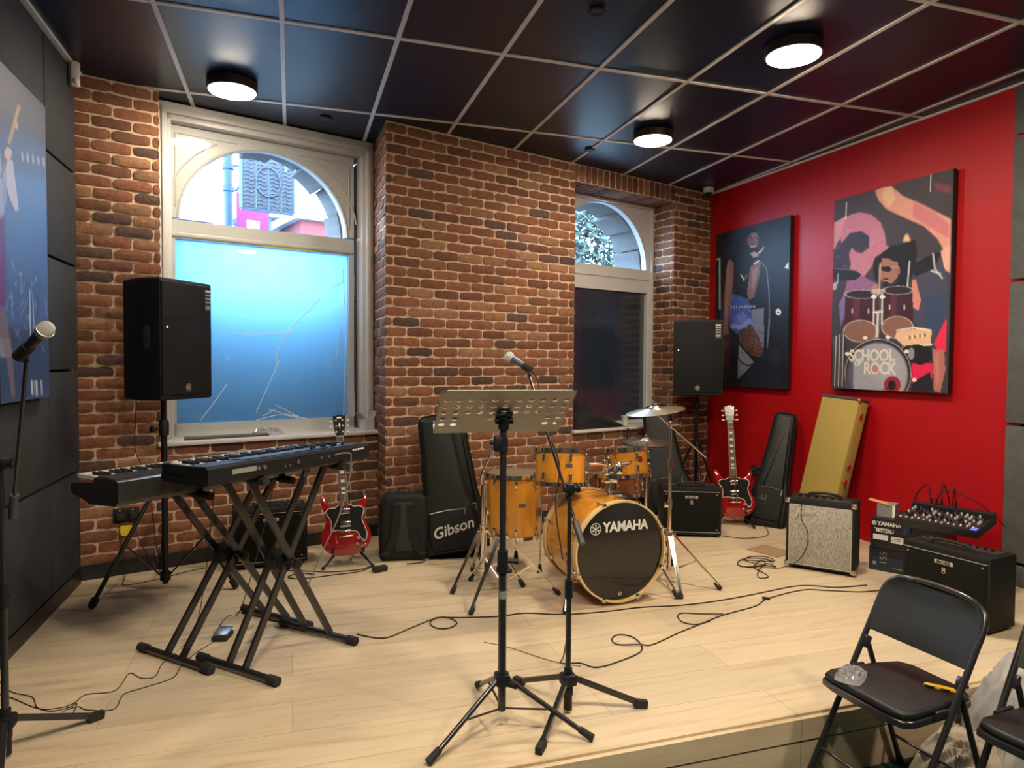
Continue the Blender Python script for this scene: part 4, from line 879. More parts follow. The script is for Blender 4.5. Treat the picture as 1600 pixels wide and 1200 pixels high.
mb = MB(); mb.box((0, .085, .474), (.36, .09, .010), bev=.003); cp = mb.build('control_panel', mat('satin_panel', (0, 0, 0)), t)
for k in range(6): mb = MB(); mb.cyl((-.14 + .05 * k, .085, .478), (-.14 + .05 * k, .085, .494), .010, seg=12); mb.build('knob', PLA, cp)
mb = MB(); mb.tube([(-.10, .17, .472), (-.09, .17, .492), (0, .17, .500), (.09, .17, .492), (.10, .17, .472)], .010, seg=8); mb.build('handle', RUB, t)
for sx in (-1, 1):
    for y in (.04, .21): mb = MB(); mb.cyl((sx * .17, y, 0), (sx * .17, y, .018), .014, seg=12); mb.build('foot', RUB, t)

# ------------------------------------------------------------------ electric guitars with two horns, on floor stands
def sg_guitar(label, loc, M3):
    t = thing('electric_guitar', label, 'guitar', loc, mtx=M3)
    half = [(0, 0), (.07, .004), (.13, .035), (.163, .09), (.160, .15), (.137, .20), (.124, .24), (.130, .285), (.147, .33), (.154, .362), (.148, .388), (.134, .382), (.114, .352), (.090, .330), (.062, .320), (.036, .332)]
    left = [(-x * (1.0), z + (.018 if z > .35 else 0)) for x, z in half[1:]]
    out = half + left[::-1]
    out2 = []
    n = len(out)
    for i in range(n):
        p0, p1, p2, p3 = (Vector(out[(i + k) % n]) for k in (-1, 0, 1, 2))
        for k in range(3):
            u = k / 3; q = 0.5 * ((2 * p1) + (p2 - p0) * u + (2 * p0 - 5 * p1 + 4 * p2 - p3) * u * u + (3 * p1 - p0 - 3 * p2 + p3) * u ** 3); out2.append((q.x, q.y))
    mb = MB(); mb.solid(out2, -.018, .018, bev=.004, steps=2); mb.build('body', CHERRY, t, ang=60)
    for s_ in (1,):
        pg = [(0.118, .075), (.140, .13), (.118, .20), (.112, .24), (.128, .295), (.100, .318), (.060, .318), (.035, .335), (-.035, .335), (-.060, .318), (-.098, .318), (-.125, .295), (-.098, .25), (-.090, .21), (-.095, .165), (-.06, .17), (.06, .155), (.085, .13)]
        mb = MB(); mb.solid([(x * 1.0, z) for x, z in pg], -.0215, -.018); g = mb.build('pickguard', mat('pickguard_black', (.012, .012, .013), .2, coat=.5), t)
        mb = MB(); mb.tube([(x, -.021, z) for x, z in pg], .0022, seg=5, smooth=2, closed=True); mb.build('white_edge', WHITE, g)
    for z in (.292, .205): mb = MB(); mb.box((0, -.025, z), (.072, .010, .038), bev=.004); mb.build('pickup', CHROME, t)
    mb = MB(); mb.box((0, -.030, .160), (.085, .012, .014), bev=.004); mb.build('bridge', CHROME, t); mb = MB(); mb.box((0, -.028, .125), (.095, .012, .013), bev=.005); mb.build('tailpiece', CHROME, t)
    for x, z in [(.080, .105), (.113, .085), (.070, .065), (.103, .048)]:
        mb = MB(); mb.lathe([(.012, 0), (.0125, .004), (.010, .014), (.002, .015)], Matrix.Translation((x, -.018, z)) @ Matrix.Rotation(R(90), 4, 'X'), seg=14); mb.build('control_knob', STEEL, t)
    mb = MB(); mb.cyl((.118, -.016, .012 + .05), (.125, -.03, .06), .004); mb.build('switch', WHITE, t)
    zn0, zn1 = .30, .80
    mb = MB(); A = mb.ring([(-.028, -.024, zn0), (.028, -.024, zn0), (.024, -.004, zn0), (-.024, -.004, zn0)]); B = mb.ring([(-.0215, -.026, zn1), (.0215, -.026, zn1), (.018, -.008, zn1), (-.018, -.008, zn1)]); mb.bridge(A, B); mb.cap(A); mb.cap(B); nk = mb.build('neck', CHERRY, t)
    mb = MB(); A = mb.ring([(-.028, -.030, .325), (.028, -.030, .325), (.028, -.024, .325), (-.028, -.024, .325)]); B = mb.ring([(-.0215, -.031, zn1), (.0215, -.031, zn1), (.0215, -.025, zn1), (-.0215, -.025, zn1)]); mb.bridge(A, B); mb.cap(A); mb.cap(B); fb = mb.build('fretboard', ROSE, t, smooth=False)
    mb = MB(); z = .80; sc_ = .628
    for k in range(1, 22):
        zf = .80 - sc_ * (1 - 2 ** (-k / 12)); 
        if zf > .335: mb.box((0, -.0315, zf), (.052 - .010 * (zf - .33) / .47, .002, .0018))
    for s_ in (-1, 1): mb.flat((s_ * .028, -.0305, .325), (s_ * .0215, -.0315, .80), .002, .002)
    mb.build('fret', STEEL, fb, smooth=False)
    mb = MB()
    for k in (3, 5, 7, 9, 12, 15, 17):
        zf = .80 - sc_ * (1 - (2 ** (-(k - .5) / 12))); mb.box((0, -.0314, zf), (.026, .001, .016))
    mb.build('inlay', WHITE, fb, smooth=False)
    hd = [(-.021, 0), (.021, 0), (.030, .02), (.036, .06), (.042, .13), (.040, .155), (.022, .148), (.010, .162), (0, .152), (-.010, .162), (-.022, .148), (-.040, .155), (-.042, .13), (-.036, .06), (-.030, .02)]
    mb = MB(); mb.M = Matrix.Translation((0, -.010, .80)) @ Matrix.Rotation(R(-12), 4, 'X'); mb.solid(hd, -.014, .002, bev=.002, steps=1); h = mb.build('headstock', mat('pickguard_black', (0, 0, 0)), t)
    mb = MB(); mb.M = Matrix.Translation((0, -.010, .80)) @ Matrix.Rotation(R(-12), 4, 'X')
    mb.box((0, -.016, -.002), (.044, .006, .005)); mb.box((0, -.0155, .135), (.030, .002, .012), bev=.0008, seg=1); mb.solid([(0, .06), (.006, .08), (0, .10), (-.006, .08)], -.0158, -.0145); mb.build('headstock_inlay', WHITE, h)
    for k in range(3):
        for s_ in (-1, 1):
            mb = MB(); mb.M = Matrix.Translation((0, -.010, .80)) @ Matrix.Rotation(R(-12), 4, 'X'); z = .03 + .042 * k
            mb.cyl((s_ * .022, -.014, z), (s_ * .022, -.024, z), .005, seg=10); mb.cyl((s_ * .034, 0, z), (s_ * .052, 0, z), .0025, seg=6); mb.ball((s_ * .059, 0, z), .010, (1, .55, .8)); mb.build('tuning_peg', mat('peg_cream', (.62, .58, .48), .35, .2), h)
    mb = MB()
    for k in range(6): mb.cyl((-.0255 + .0102 * k, -.036, .125), (-.0175 + .007 * k, -.034, .80), .0005, seg=3, cap=False)
    mb.build('strings', STEEL, t)
    return t
def guitar_stand(label, loc, rot):
    t = thing('guitar_stand', label, 'stand', loc, rot)
    mb = MB(); mb.cyl((0, .13, .16), (0, .16, .46), .010); mb.build('pole', BLACK, t)
    mb = MB(); mb.box((0, .125, .16), (.05, .05, .06), bev=.01); mb.build('hub', PLA, t)
    for a, b_ in (((0, .12, .15), (-.16, -.10, .012)), ((0, .12, .15), (.16, -.10, .012)), ((0, .14, .15), (0, .32, .012))):
        mb = MB(); mb.cyl(a, b_, .008); lg = mb.build('leg', BLACK, t); mb = MB(); mb.ball(b_, .0125); mb.build('rubber_foot', RUB, lg)
    for s_ in (-1, 1): mb = MB(); mb.tube([(s_ * .02, .12, .15), (s_ * .09, .10, .12), (s_ * .10, .03, .10), (s_ * .10, -.05, .10), (s_ * .10, -.06, .13)], .008, seg=8); mb.build('cradle_arm', RUB, t)
    return t
def lean(rot, back, roll=0): return Matrix.Rotation(rot, 3, 'Z') @ Matrix.Rotation(-back, 3, 'X') @ Matrix.Rotation(roll, 3, 'Y')
guitar_stand('black tubular stand holding the red guitar beside the rucksack', (.365, 4.74, 0), R(-5))
sg_guitar('cherry red electric guitar standing between the amplifier and the rucksack', (.355, 4.705, .075), lean(R(-5), R(12), R(-3.5)))
guitar_stand('black stand holding the red guitar in front of the red wall', (3.60, 4.97, 0), R(-33))
sg_guitar('cherry red electric guitar standing in front of the red wall', (3.595, 4.94, .075), lean(R(-33), R(10), R(-3.5)))

# ------------------------------------------------------------------ soft guitar bags, rucksack, hard case
GB = [(-.17, 0), (.17, 0), (.20, .03), (.208, .12), (.205, .24), (.185, .34), (.160, .42), (.150, .52), (.140, .64), (.128, .76), (.122, .90), (.118, .97), (.09, 1.01), (.0, 1.02), (-.09, 1.01), (-.118, .97), (-.122, .90), (-.128, .76), (-.140, .64), (-.150, .52), (-.160, .42), (-.185, .34), (-.205, .24), (-.208, .12), (-.20, .03)]
def gig_bag(label, loc, M3, sx=1.0, sz=1.0, thick=.12, logo=None, small=False):
    t = thing('guitar_bag', label, 'guitar bag', loc, mtx=M3); mb = MB()
    ol = []; g = [(x * sx, z * sz) for x, z in GB]; n = len(g)
    for i in range(n):
        p0, p1, p2, p3 = (Vector(g[(i + k) % n]) for k in (-1, 0, 1, 2))
        for k in range(3): u = k / 3; q = 0.5 * ((2 * p1) + (p2 - p0) * u + (2 * p0 - 5 * p1 + 4 * p2 - p3) * u * u + (3 * p1 - p0 - 3 * p2 + p3) * u ** 3); ol.append((q.x, q.y))
    mb.solid(ol, 0, thick, bev=.045, steps=4); mb.build('shell', NYLS, t, ang=70)
    mb = MB(); m_ = len(ol); mb.tube([(x * .985, .030, z) for x, z in ol], .0045, seg=6, smooth=1, closed=True); mb.build('zip', NYL, t)
    mb = MB(); mb.solid([(-.13 * sx, .06), (.13 * sx, .06), (.155 * sx, .10), (.155 * sx, .25), (.125 * sx, .345), (-.125 * sx, .345), (-.155 * sx, .25), (-.155 * sx, .10)], -.022, .03, bev=.018, steps=3); pk = mb.build('pocket', NYL, t, ang=70)
    mb = MB(); mb.tube([(-.13 * sx, -.020, .33), (0, -.024, .338), (.13 * sx, -.020, .33)], .004, seg=6, smooth=3); mb.cyl((.12 * sx, -.024, .325), (.12 * sx, -.026, .285), .004); mb.build('zip_puller', STEEL, pk)
    mb = MB(); mb.tube([(-.208 * sx, .05, .30), (-.245 * sx, .04, .34), (-.25 * sx, .04, .44), (-.165 * sx, .05, .50)], .010, seg=8); mb.build('carry_handle', RUB, t)
    if logo: text('logo', logo, .105, FM(.02, -.0235, .205, R(9)), mat('silver_thread', (.6, .6, .58), .5), pk, depth=.001, bold=.0015, shear=.25, sx=.98)
    else:
        mb = MB(); mb.box((-.05, -.0235, .23), (.07, .002, .004)); mb.box((-.05, -.0235, .245), (.004, .002, .04)); mb.box((-.02, -.0235, .24), (.004, .002, .05)); mb.build('logo', mat('dull_thread', (.16, .16, .15), .6), pk, smooth=False)
    return t
gig_bag('black guitar bag with silver script lettering leaning on the brick pier', (1.085, 4.655, .004), lean(R(-14), R(9), R(-9)), thick=.13, logo='Gibson')
gig_bag('plain black guitar bag tucked behind the lettered one', (1.215, 4.84, .004), lean(R(-12), R(4), R(-7)), sx=.88, sz=.97, thick=.10)
gig_bag('black guitar bag behind the middle amplifier, under the narrow window', (3.28, 5.42, .004), lean(R(-24), R(13), R(-8)), sx=1.08, thick=.12)
gig_bag('slim black guitar bag leaning on the red wall', (3.79, 4.83, .004), lean(R(-48), R(17), R(7)), sx=.80, sz=.99, thick=.13)

t = thing('rucksack', 'small black rucksack with its straps facing out beside the lettered bag', 'bag', (.735, 4.70, 0), mtx=lean(R(-9), R(4)))
mb = MB(); mb.solid([(-.15, 0), (.15, 0), (.168, .03), (.170, .2), (.165, .38), (.145, .445), (.11, .465), (-.11, .465), (-.145, .445), (-.165, .38), (-.170, .2), (-.168, .03)], 0, .17, bev=.04, steps=4); mb.build('pack', NYL, t, ang=70)
mb = MB(); mb.tube([(-.165, .045, .03), (-.168, .045, .38), (-.14, .045, .44), (0, .045, .468), (.14, .045, .44), (.168, .045, .38), (.165, .045, .03)], .005, seg=6, smooth=3); mb.build('zip', RUB, t)
for s_ in (-1, 1):
    mb = MB(); pts = [(s_ * .045, .39), (s_ * .052, .27), (s_ * .062, .18), (s_ * .10, .09), (s_ * .135, .04)]
    for a_, b_ in zip(pts, pts[1:]): mb.flat((a_[0], -.008, a_[1]), (b_[0], -.008, b_[1] - .004), .052, .016, up=(0, 1, 0))
    st_ = mb.build('shoulder_strap', NYLS, t); mb = MB(); mb.box((s_ * .12, -.018, .055), (.03, .006, .02), bev=.002); mb.build('buckle', RUB, st_)
mb = MB(); mb.box((0, -.003, .24), (.12, .014, .34), bev=.006); mb.build('back_pad', mat('mesh_pad', (.022, .023, .024), .8, bump=.5, bscale=500), t)
mb = MB(); mb.tube([(-.05, .05, .462), (-.035, .05, .492), (0, .05, .502), (.035, .05, .492), (.05, .05, .462)], .006, seg=8); mb.build('grab_handle', RUB, t)
mb = MB(); mb.tube([(.13, -.005, .03), (.14, -.05, .006), (.08, -.09, .005), (.02, -.10, .005)], .004, seg=6); mb.build('loose_strap', RUB, t)

t = thing('guitar_case', 'tan tweed hard guitar case leaning on the red wall', 'guitar case', (3.86, 4.40, .01), mtx=lean(R(-86), R(13), R(3)))
mb = MB(); mb.box((0, .06, .575), (.37, .105, 1.12), bev=.012); mb.build('shell', TWEED, t)
mb = MB(); mb.box((0, .06, 1.142), (.375, .11, .022), bev=.006); mb.box((0, .06, .008), (.375, .11, .02), bev=.006); mb.build('end_binding', mat('dark_leather', (.045, .035, .045), .5), t)
mb = MB(); mb.box((.186, .045, .575), (.003, .004, 1.1)); mb.build('lid_seam', mat('gold_edge', (.5, .36, .14), .4, .5), t, smooth=False)
for z in (1.02, .62, .50, .20):
    mb = MB(); mb.box((.189, .055, z), (.008, .032, .045), bev=.003); mb.cyl((.19, .045, z - .01), (.20, .045, z - .01), .009); mb.build('latch', BRASS, t)
mb = MB(); mb.tube([(.188, .06, .36), (.215, .06, .37), (.222, .06, .42), (.215, .06, .47), (.188, .06, .48)], .009, seg=8); hd_ = mb.build('handle', mat('brown_leather', (.10, .04, .02), .5), t)
for z in (.355, .485): mb = MB(); mb.box((.190, .06, z), (.010, .026, .02), bev=.003); mb.build('handle_ring', BRASS, hd_)
mb = MB(); mb.box((.183, .012, 1.135), (.02, .02, .03), bev=.004); mb.build('corner_cap', BRASS, t)

# ------------------------------------------------------------------ drum kit
def drum_parts(t, M, rad, dep, lugs, hoop, heads=(HEADW, HEADW), lug_len=.05, badge=True, wood_hoop=False, badge_ang=-90, claws=False, lug_pair=True, shell=ORANGE):
    """shell axis = local z of M, from 0 to dep"""
    mb = MB(); mb.lathe([(rad, .0), (rad, dep), (rad - .008, dep), (rad - .008, 0)], M, seg=56, closed=True); mb.build('shell', shell, t, ang=30)
    for z, nm, hm in ((0, 'resonant_head', heads[1]), (dep, 'batter_head', heads[0])):
        mb = MB(); e = -1 if z == 0 else 1; mb.lathe([(.001, z + e * .006), (rad + .002, z + e * .006), (rad + .002, z - e * .004), (.001, z - e * .002)], M, seg=56); mb.build(nm, hm, t)
        mb = MB(); hw = .040 if wood_hoop else .024; th = .010 if wood_hoop else .0035; r0 = rad + .003
        z0, z1 = (z - e * .012, z + e * (hw - .012)); mb.lathe([(r0, z0), (r0 + th, z0), (r0 + th, z1), (r0, z1)], M, seg=56, closed=True)
        if not wood_hoop: mb.lathe([(r0, z0), (r0 + .008, z0), (r0 + .008, z0 + e * .003), (r0, z0 + e * .003)], M, seg=56, closed=True)
        mb.build('hoop', HOOPW if wood_hoop else CHROME, t, ang=30)
    for k in range(lugs):
        a = 2 * math.pi * (k + .5) / lugs; c, s_ = math.cos(a), math.sin(a); q = M @ Matrix.Rotation(a, 4, 'Z')
        for z0, z1, zh in ((dep - .02 - lug_len, dep - .02, dep + .008), (.02, .02 + lug_len, -.008)):
            zc = (z0 + z1) / 2; mb = MB(); mb.box((rad + .008, 0, zc), (.016, .018, lug_len), bev=.005, M=q); mb.ball((rad + .012, 0, zc), .011, (1, 1, 1.2), M=None) if False else None
            lg = mb.build('lug', CHROME, t)
            mb = MB(); out = rad + (.018 if wood_hoop else .012); mb.cyl(q @ Vector((out, 0, zc)), q @ Vector((out, 0, zh + (.02 if zh > 0 else -.02) * (1.4 if wood_hoop else .6))), .003, seg=6)
            if wood_hoop: mb.box((rad + .012, 0, zh + (.014 if zh > 0 else -.014)), (.022, .022, .022), bev=.004, M=q)
            else: mb.box((out, 0, zh + (.010 if zh > 0 else -.010)), (.008, .008, .010), bev=.001, M=q)
            mb.build('tension_rod', CHROME, lg)
    if badge:
        a = R(badge_ang); q = M @ Matrix.Rotation(a, 4, 'Z'); mb = MB(); mb.box((rad + .001, 0, dep * .55), (.002, .045, .022), bev=.0008, seg=1, M=q); mb.build('badge', mat('badge_grey', (.18, .17, .14), .35, .6), t)
def clutch(mb, c, r=.022):
    mb.box(c, (r * 1.6, r * 1.6, r * 1.8), bev=.004)
def rubber_foot(p, d, parent, r=.014):
    mb = MB(); p = Vector(p); d = Vector(d).normalized(); mb.cyl(p - d * .055, p - d * .02, r * .75, r * 1.15, seg=12); mb.cyl(p - d * .02, p, r * 1.15, r * .9, seg=12); mb.build('rubber_foot', RUB, parent)

# bass drum: axis along y, front head facing the room
BX, BY, BZ = 1.785, 3.485, .308
t = thing('bass_drum', 'amber lacquer bass drum with black front head and white lettering', 'drum', (BX, BY, 0), R(3))
Mb = Matrix.Translation((0, .44, BZ)) @ Matrix.Rotation(R(90), 4, 'X')
drum_parts(t, Mb, .279, .41, 8, None, heads=(HEADB, HEADW), wood_hoop=True, lug_len=.045, badge=False)
text('head_lettering', 'YAMAHA', .079, FM(.035, .022, BZ + .140), WHITE, t, depth=.0004, bold=.0028, sx=.92, spacing=.95)
mb = MB(); mb.M = FM(-.158, .0225, BZ + .138); mb.lathe([(.030, 0), (.034, 0), (.034, .0006), (.030, .0006)], seg=36, closed=True)
for k in range(3):
    a = math.pi * k / 3; mb.box((0, 0, .0004), (.0045, .056, .0008), rot=Matrix.Rotation(a, 3, 'Z'))
for k in range(6):
    a = math.pi * k / 3; mb.box((.018 * math.sin(a), .018 * math.cos(a), .0005), (.012, .004, .001), rot=Matrix.Rotation(-a, 3, 'Z'))
mb.build('head_emblem', WHITE, t)
mb = MB(); mb.M = FM(0, .0225, BZ - .245); mb.lathe([(.008, 0), (.011, 0), (.011, .0006), (.008, .0006)], seg=20, closed=True); mb.box((0, -.002, .0004), (.012, .004, .0008)); mb.build('small_head_mark', SILVERP, t)
for s_ in (-1, 1):
    mb = MB(); p0 = Vector((s_ * .27, .13, .27)); p1 = Vector((s_ * .365, -.02, .02)); mb.cyl(p0, p1, .007); mb.box(p0, (.03, .05, .05), bev=.008); sp = mb.build('spur_leg', CHROME, t); rubber_foot(p1 + Vector((0, 0, -.012)), p1 - p0, sp, .013)
mb = MB(); mb.box((0.06, .22, BZ + .29), (.09, .07, .03), bev=.006); mb.cyl((.03, .22, BZ + .28), (.03, .22, .80), .016); mb.box((.03, .21, .695), (.085, .055, .055), bev=.008); mb.build('tom_holder_post', CHROME, t)
for sx_, ex in ((-1, -.075), (1, .215)):
    mb = MB(); mb.ball((.06 + sx_ * .035, .215, .76), .024); mb.tube([(.06, .22, .745), (.06 + sx_ * .05, .235, .775), (ex, .27, .775)], .009, seg=8); mb.box((.06 + sx_ * .03, .215, .74), (.045, .045, .05), bev=.008); mb.cyl((.06 + sx_ * .055, .20, .775), (.06 + sx_ * .055, .165, .775), .004); mb.box((.06 + sx_ * .055, .16, .775), (.03, .006, .012), bev=.002); mb.build('tom_arm', CHROME, t)
def tom(label, loc, rad, dep, tilt, lugs, side, red=False):
    t = thing('rack_tom', label, 'drum', loc, mtx=(Matrix.Rotation(R(tilt[1]), 3, 'Y') @ Matrix.Rotation(R(tilt[0]), 3, 'X')))
    drum_parts(t, Matrix.Identity(4), rad, dep, lugs, None, badge=not red, badge_ang=-92)
    if red:
        q = Matrix.Rotation(R(-78), 4, 'Z'); mb = MB(); mb.cyl(q @ Vector((rad, 0, dep * .6)), q @ Vector((rad + .002, 0, dep * .6)), .019, seg=24); mb.build('badge', mat('badge_red', (.35, .03, .03), .35, .3), t)
    mb = MB(); mb.box((side * (rad + .014), 0, dep * .55), (.02, .06, .075), bev=.006); mb.box((side * (rad + .03), 0, dep * .55), (.022, .035, .04), bev=.006); mb.cyl((side * (rad + .03), -.03, dep * .55), (side * (rad + .03), .03, dep * .55), .006); mb.build('mount_bracket', CHROME, t)
tom('larger amber rack tom, left of the pair above the bass drum', (1.545, 3.84, .65), .150, .200, (-7, 3), 6, 1)
tom('smaller amber rack tom with a round red badge, right of the pair', (2.02, 3.87, .675), .126, .165, (-7, -3), 6, -1, True)
t = thing('floor_tom', 'amber floor tom on three legs beside the lettered guitar bag', 'drum', (1.425, 4.36, 0), R(8))
drum_parts(t, Matrix.Translation((0, 0, .235)), .185, .40, 8, None, badge_ang=-100)
for k in range(3):
    a = R(-100 + 120 * k + 40); d = Vector((math.cos(a), math.sin(a), 0)); mb = MB(); mb.cyl(d * .205 + Vector((0, 0, .03)), d * .205 + Vector((0, 0, .52)), .006); mb.box(d * .195 + Vector((0, 0, .40)), (.03, .03, .06), bev=.006); lg = mb.build('leg', CHROME, t)
    mb = MB(); mb.cyl(d * .207, d * .205 + Vector((0, 0, .055)), .017, .010, seg=12); mb.build('rubber_foot', RUB, lg)
t = thing('snare_drum', 'reddish wood snare drum half hidden behind the bass drum', 'drum', (2.20, 4.40, .445), mtx=Matrix.Rotation(R(-6), 3, 'X'))
drum_parts(t, Matrix.Identity(4), .178, .14, 8, None, badge=False, shell=mat('reddish_wood_shell', (.22, .07, .025), .2, coat=.7, noise=.2, nscale=6))
def tripod(t, zc, zh, spread, angs, r=.0085, M_=CHROME, double=True, foot_r=.014):
    for a in angs:
        a = R(a); d = Vector((math.cos(a), math.sin(a), 0)); sd = Vector((-d.y, d.x, 0)); mb = MB(); top_ = d * .03 + Vector((0, 0, zh)); ft = d * spread + Vector((0, 0, .03))
        for o in ((-.007, .007) if double else (0,)): mb.flat(top_ + sd * o, ft + sd * o * .4, .005 if double else .014, .014, up=tuple(sd))
        lg = mb.build('leg', M_, t); rubber_foot(ft + Vector((0, 0, -.025)) + d * .012, ft - top_, lg, foot_r)
        mid = top_.lerp(ft, .52); mb = MB(); mb.flat(d * .02 + Vector((0, 0, zc)), mid, .012, .005, up=tuple(sd)); mb.build('brace', M_, t)
    mb = MB(); mb.cyl((0, 0, zh - .025), (0, 0, zh + .03), .022, seg=18); mb.cyl((0, 0, zc - .015), (0, 0, zc + .02), .018, seg=18)
    for a in angs:
        a = R(a); mb.box((math.cos(a) * .026, math.sin(a) * .026, zh), (.026, .026, .03), rot=Matrix.Rotation(a, 3, 'Z'), bev=.003)
    mb.build('collar', M_, t)
t = thing('snare_stand', 'chrome tripod stand holding the snare drum', 'stand', (2.20, 4.40, 0))
mb = MB(); mb.cyl((0, 0, .06), (0, 0, .415), .011); mb.build('pole', CHROME, t); tripod(t, .08, .27, .22, (30, 150, 270))
for a in (30, 150, 270): mb = MB(); c, s_ = math.cos(R(a)), math.sin(R(a)); mb.tube([(0, 0, .41), (c * .10, s_ * .10, .412), (c * .178, s_ * .178, .42), (c * .21, s_ * .21, .45)], .007, seg=8); mb.build('basket_arm', CHROME, t)
def cymbal(name, label, loc, rad, M3, cat='cymbal', hats=False):
    t = thing(name, label, cat, loc, mtx=M3)
    for k in ((0, 1) if hats else (0,)):
        e = 1 if k == 0 else -1; z0 = .012 * e if hats else 0; mb = MB(); p_ = [(.006, z0 + e * .030), (.03, z0 + e * .027), (.048, z0 + e * .016), (.055, z0 + e * .012), (rad * .6, z0 + e * .006), (rad, z0 - e * .006), (rad, z0 - e * .0075), (rad * .6, z0 + e * .0045), (.05, z0 + e * .010), (.006, z0 + e * .027)]
        mb.lathe(p_, seg=64); mb.build('bronze_disc' if hats else 'bronze_disc', CYMB, t, ang=25)
    mb = MB(); mb.cyl((0, 0, .028), (0, 0, .045), .014, seg=14); mb.build('felt', mat('felt_grey', (.2, .2, .2), .9), t); mb = MB(); mb.cyl((0, 0, .045), (0, 0, .060), .005); mb.box((0, 0, .060), (.030, .006, .012), bev=.002); mb.build('wing_nut', CHROME, t)
    return t
# boom stand with ride cymbal, right of the bass drum
t = thing('cymbal_stand', 'chrome boom cymbal stand to the right of the bass drum', 'stand', (2.27, 3.79, 0))
mb = MB(); mb.cyl((0, 0, .05), (0, 0, .50), .0125); mb.cyl((0, 0, .5), (0, 0, .76), .0105); mb.cyl((0, 0, .74), (0, 0, .985), .008); mb.build('pole', CHROME, t)
mb = MB()
for z in (.50, .76): mb.cyl((0, 0, z - .03), (0, 0, z + .02), .016, seg=16)
mb.cyl((0, 0, .50), (-.035, -.03, .50), .005); mb.box((-.048, -.04, .50), (.028, .010, .034), bev=.004); mb.build('height_clamp', CHROME, t)
rt = Vector((.952, -.306, 0))
mb = MB(); mb.box((0, 0, .995), (.03, .03, .045), bev=.006); mb.cyl((-.02, -.02, .995), (.05, -.02, 1.0), .005); mb.box((.06, -.02, 1.0), (.012, .01, .03), bev=.003); mb.build('tilter', CHROME, t)
mb = MB(); a_ = rt * .225 + Vector((0, 0, .79)); c_ = rt * -.095 + Vector((0, 0, 1.065)); mb.cyl(a_, c_, .0055); mb.cyl(c_, c_ + Vector((0, 0, .06)) - rt * .005, .005); mb.ball(c_, .016); mb.build('boom_arm', CHROME, t)
tripod(t, .075, .30, .315, (-48, -108, 55))
tl = Matrix.Rotation(R(-8), 3, Vector((.306, .952, 0))) @ Matrix.Rotation(R(3), 3, Vector((.952, -.306, 0)))
cymbal('cymbal', 'thin ride cymbal tilted on the boom stand, highest in the kit', (2.27 + rt.x * -.098, 3.79 + rt.y * -.098, 1.085), .185, tl)
# hi-hat
t = thing('hi_hat_stand', 'slim chrome hi-hat stand between the bass drum and the amplifier', 'stand', (2.45, 4.42, 0))
mb = MB(); mb.cyl((0, 0, .05), (0, 0, .55), .0115); mb.cyl((0, 0, .5), (0, 0, .775), .008); mb.cyl((0, 0, .77), (0, 0, .98), .0032); mb.build('pole', CHROME, t)
mb = MB(); mb.box((0, -.16, .03), (.09, .24, .012), rot=Matrix.Rotation(R(-12), 3, 'X'), bev=.003); mb.build('footboard', STEEL, t)
tripod(t, .075, .30, .25, (20, 140, 250))
cymbal('hi_hat', 'pair of bronze hi-hat cymbals below the ride cymbal', (2.45, 4.42, .80), .178, Matrix.Rotation(R(3), 3, 'X'), hats=True)
mb = MB(); 
# bare chrome stand on the left of the kit, boom folded
t = thing('cymbal_stand', 'chrome cymbal stand with no cymbal, behind the music stand pole', 'stand', (1.175, 3.83, 0))
mb = MB(); mb.cyl((0, 0, .05), (0, 0, .50), .0125); mb.cyl((0, 0, .5), (0, 0, .78), .0105); mb.cyl((0, 0, .76), (0, 0, 1.0), .008); mb.build('pole', CHROME, t)
mb = MB(); mb.box((0, 0, 1.0), (.028, .03, .04), bev=.006); mb.build('tilter', CHROME, t)
mb = MB(); mb.cyl(rt * .03 + Vector((0, 0, 1.05)), rt * -.115 + Vector((0, 0, .735)), .006); mb.cyl(rt * -.115 + Vector((0, 0, .735)), rt * -.125 + Vector((0, 0, .70)), .008); mb.build('boom_arm', CHROME, t)
tripod(t, .09, .36, .335, (224, -13, 108))
# second low tripod crowded behind it
t = thing('drum_stool_base', 'low chrome tripod crowded beside the bare cymbal stand', 'stand', (1.13, 4.08, 0), R(10))
mb = MB(); mb.cyl((0, 0, .05), (0, 0, .62), .0135); mb.build('pole', CHROME, t); tripod(t, .08, .34, .25, (200, 320, 80))
mb = MB(); mb.cyl((0, 0, .30), (.03, -.05, .30), .005); mb.box((.035, -.06, .30), (.03, .01, .03), bev=.004); mb.build('wing_bolt', CHROME, t)

# ------------------------------------------------------------------ music stand
t = thing('music_stand', 'black music stand with a grey perforated desk near the stage edge', 'music stand', (.75, 2.43, 0), R(-4.8))
mb = MB(); mb.cyl((0, 0, .075), (0, 0, .62), .0155, seg=20); mb.cyl((0, 0, .6), (0, 0, 1.13), .0125, seg=20); mb.build('pole', SATIN, t)
mb = MB(); mb.cyl((0, 0, .595), (0, 0, .68), .020, seg=20); mb.cyl((0, 0, .64), (.045, -.015, .64), .008); mb.cyl((.045, -.015, .64), (.055, -.018, .64), .012); mb.cyl((0, 0, .600), (0, 0, .615), .024, seg=20); mb.cyl((.01, -.01, .605), (.03, -.02, .605), .008); mb.build('height_collar', PLA, t)
mb = MB(); mb.box((0, 0, .195), (.055, .055, .04), bev=.008); mb.cyl((0, 0, .17), (0, 0, .215), .026, seg=18); mb.cyl((.02, -.02, .18), (.045, -.045, .18), .011); mb.build('hub', PLA, t)
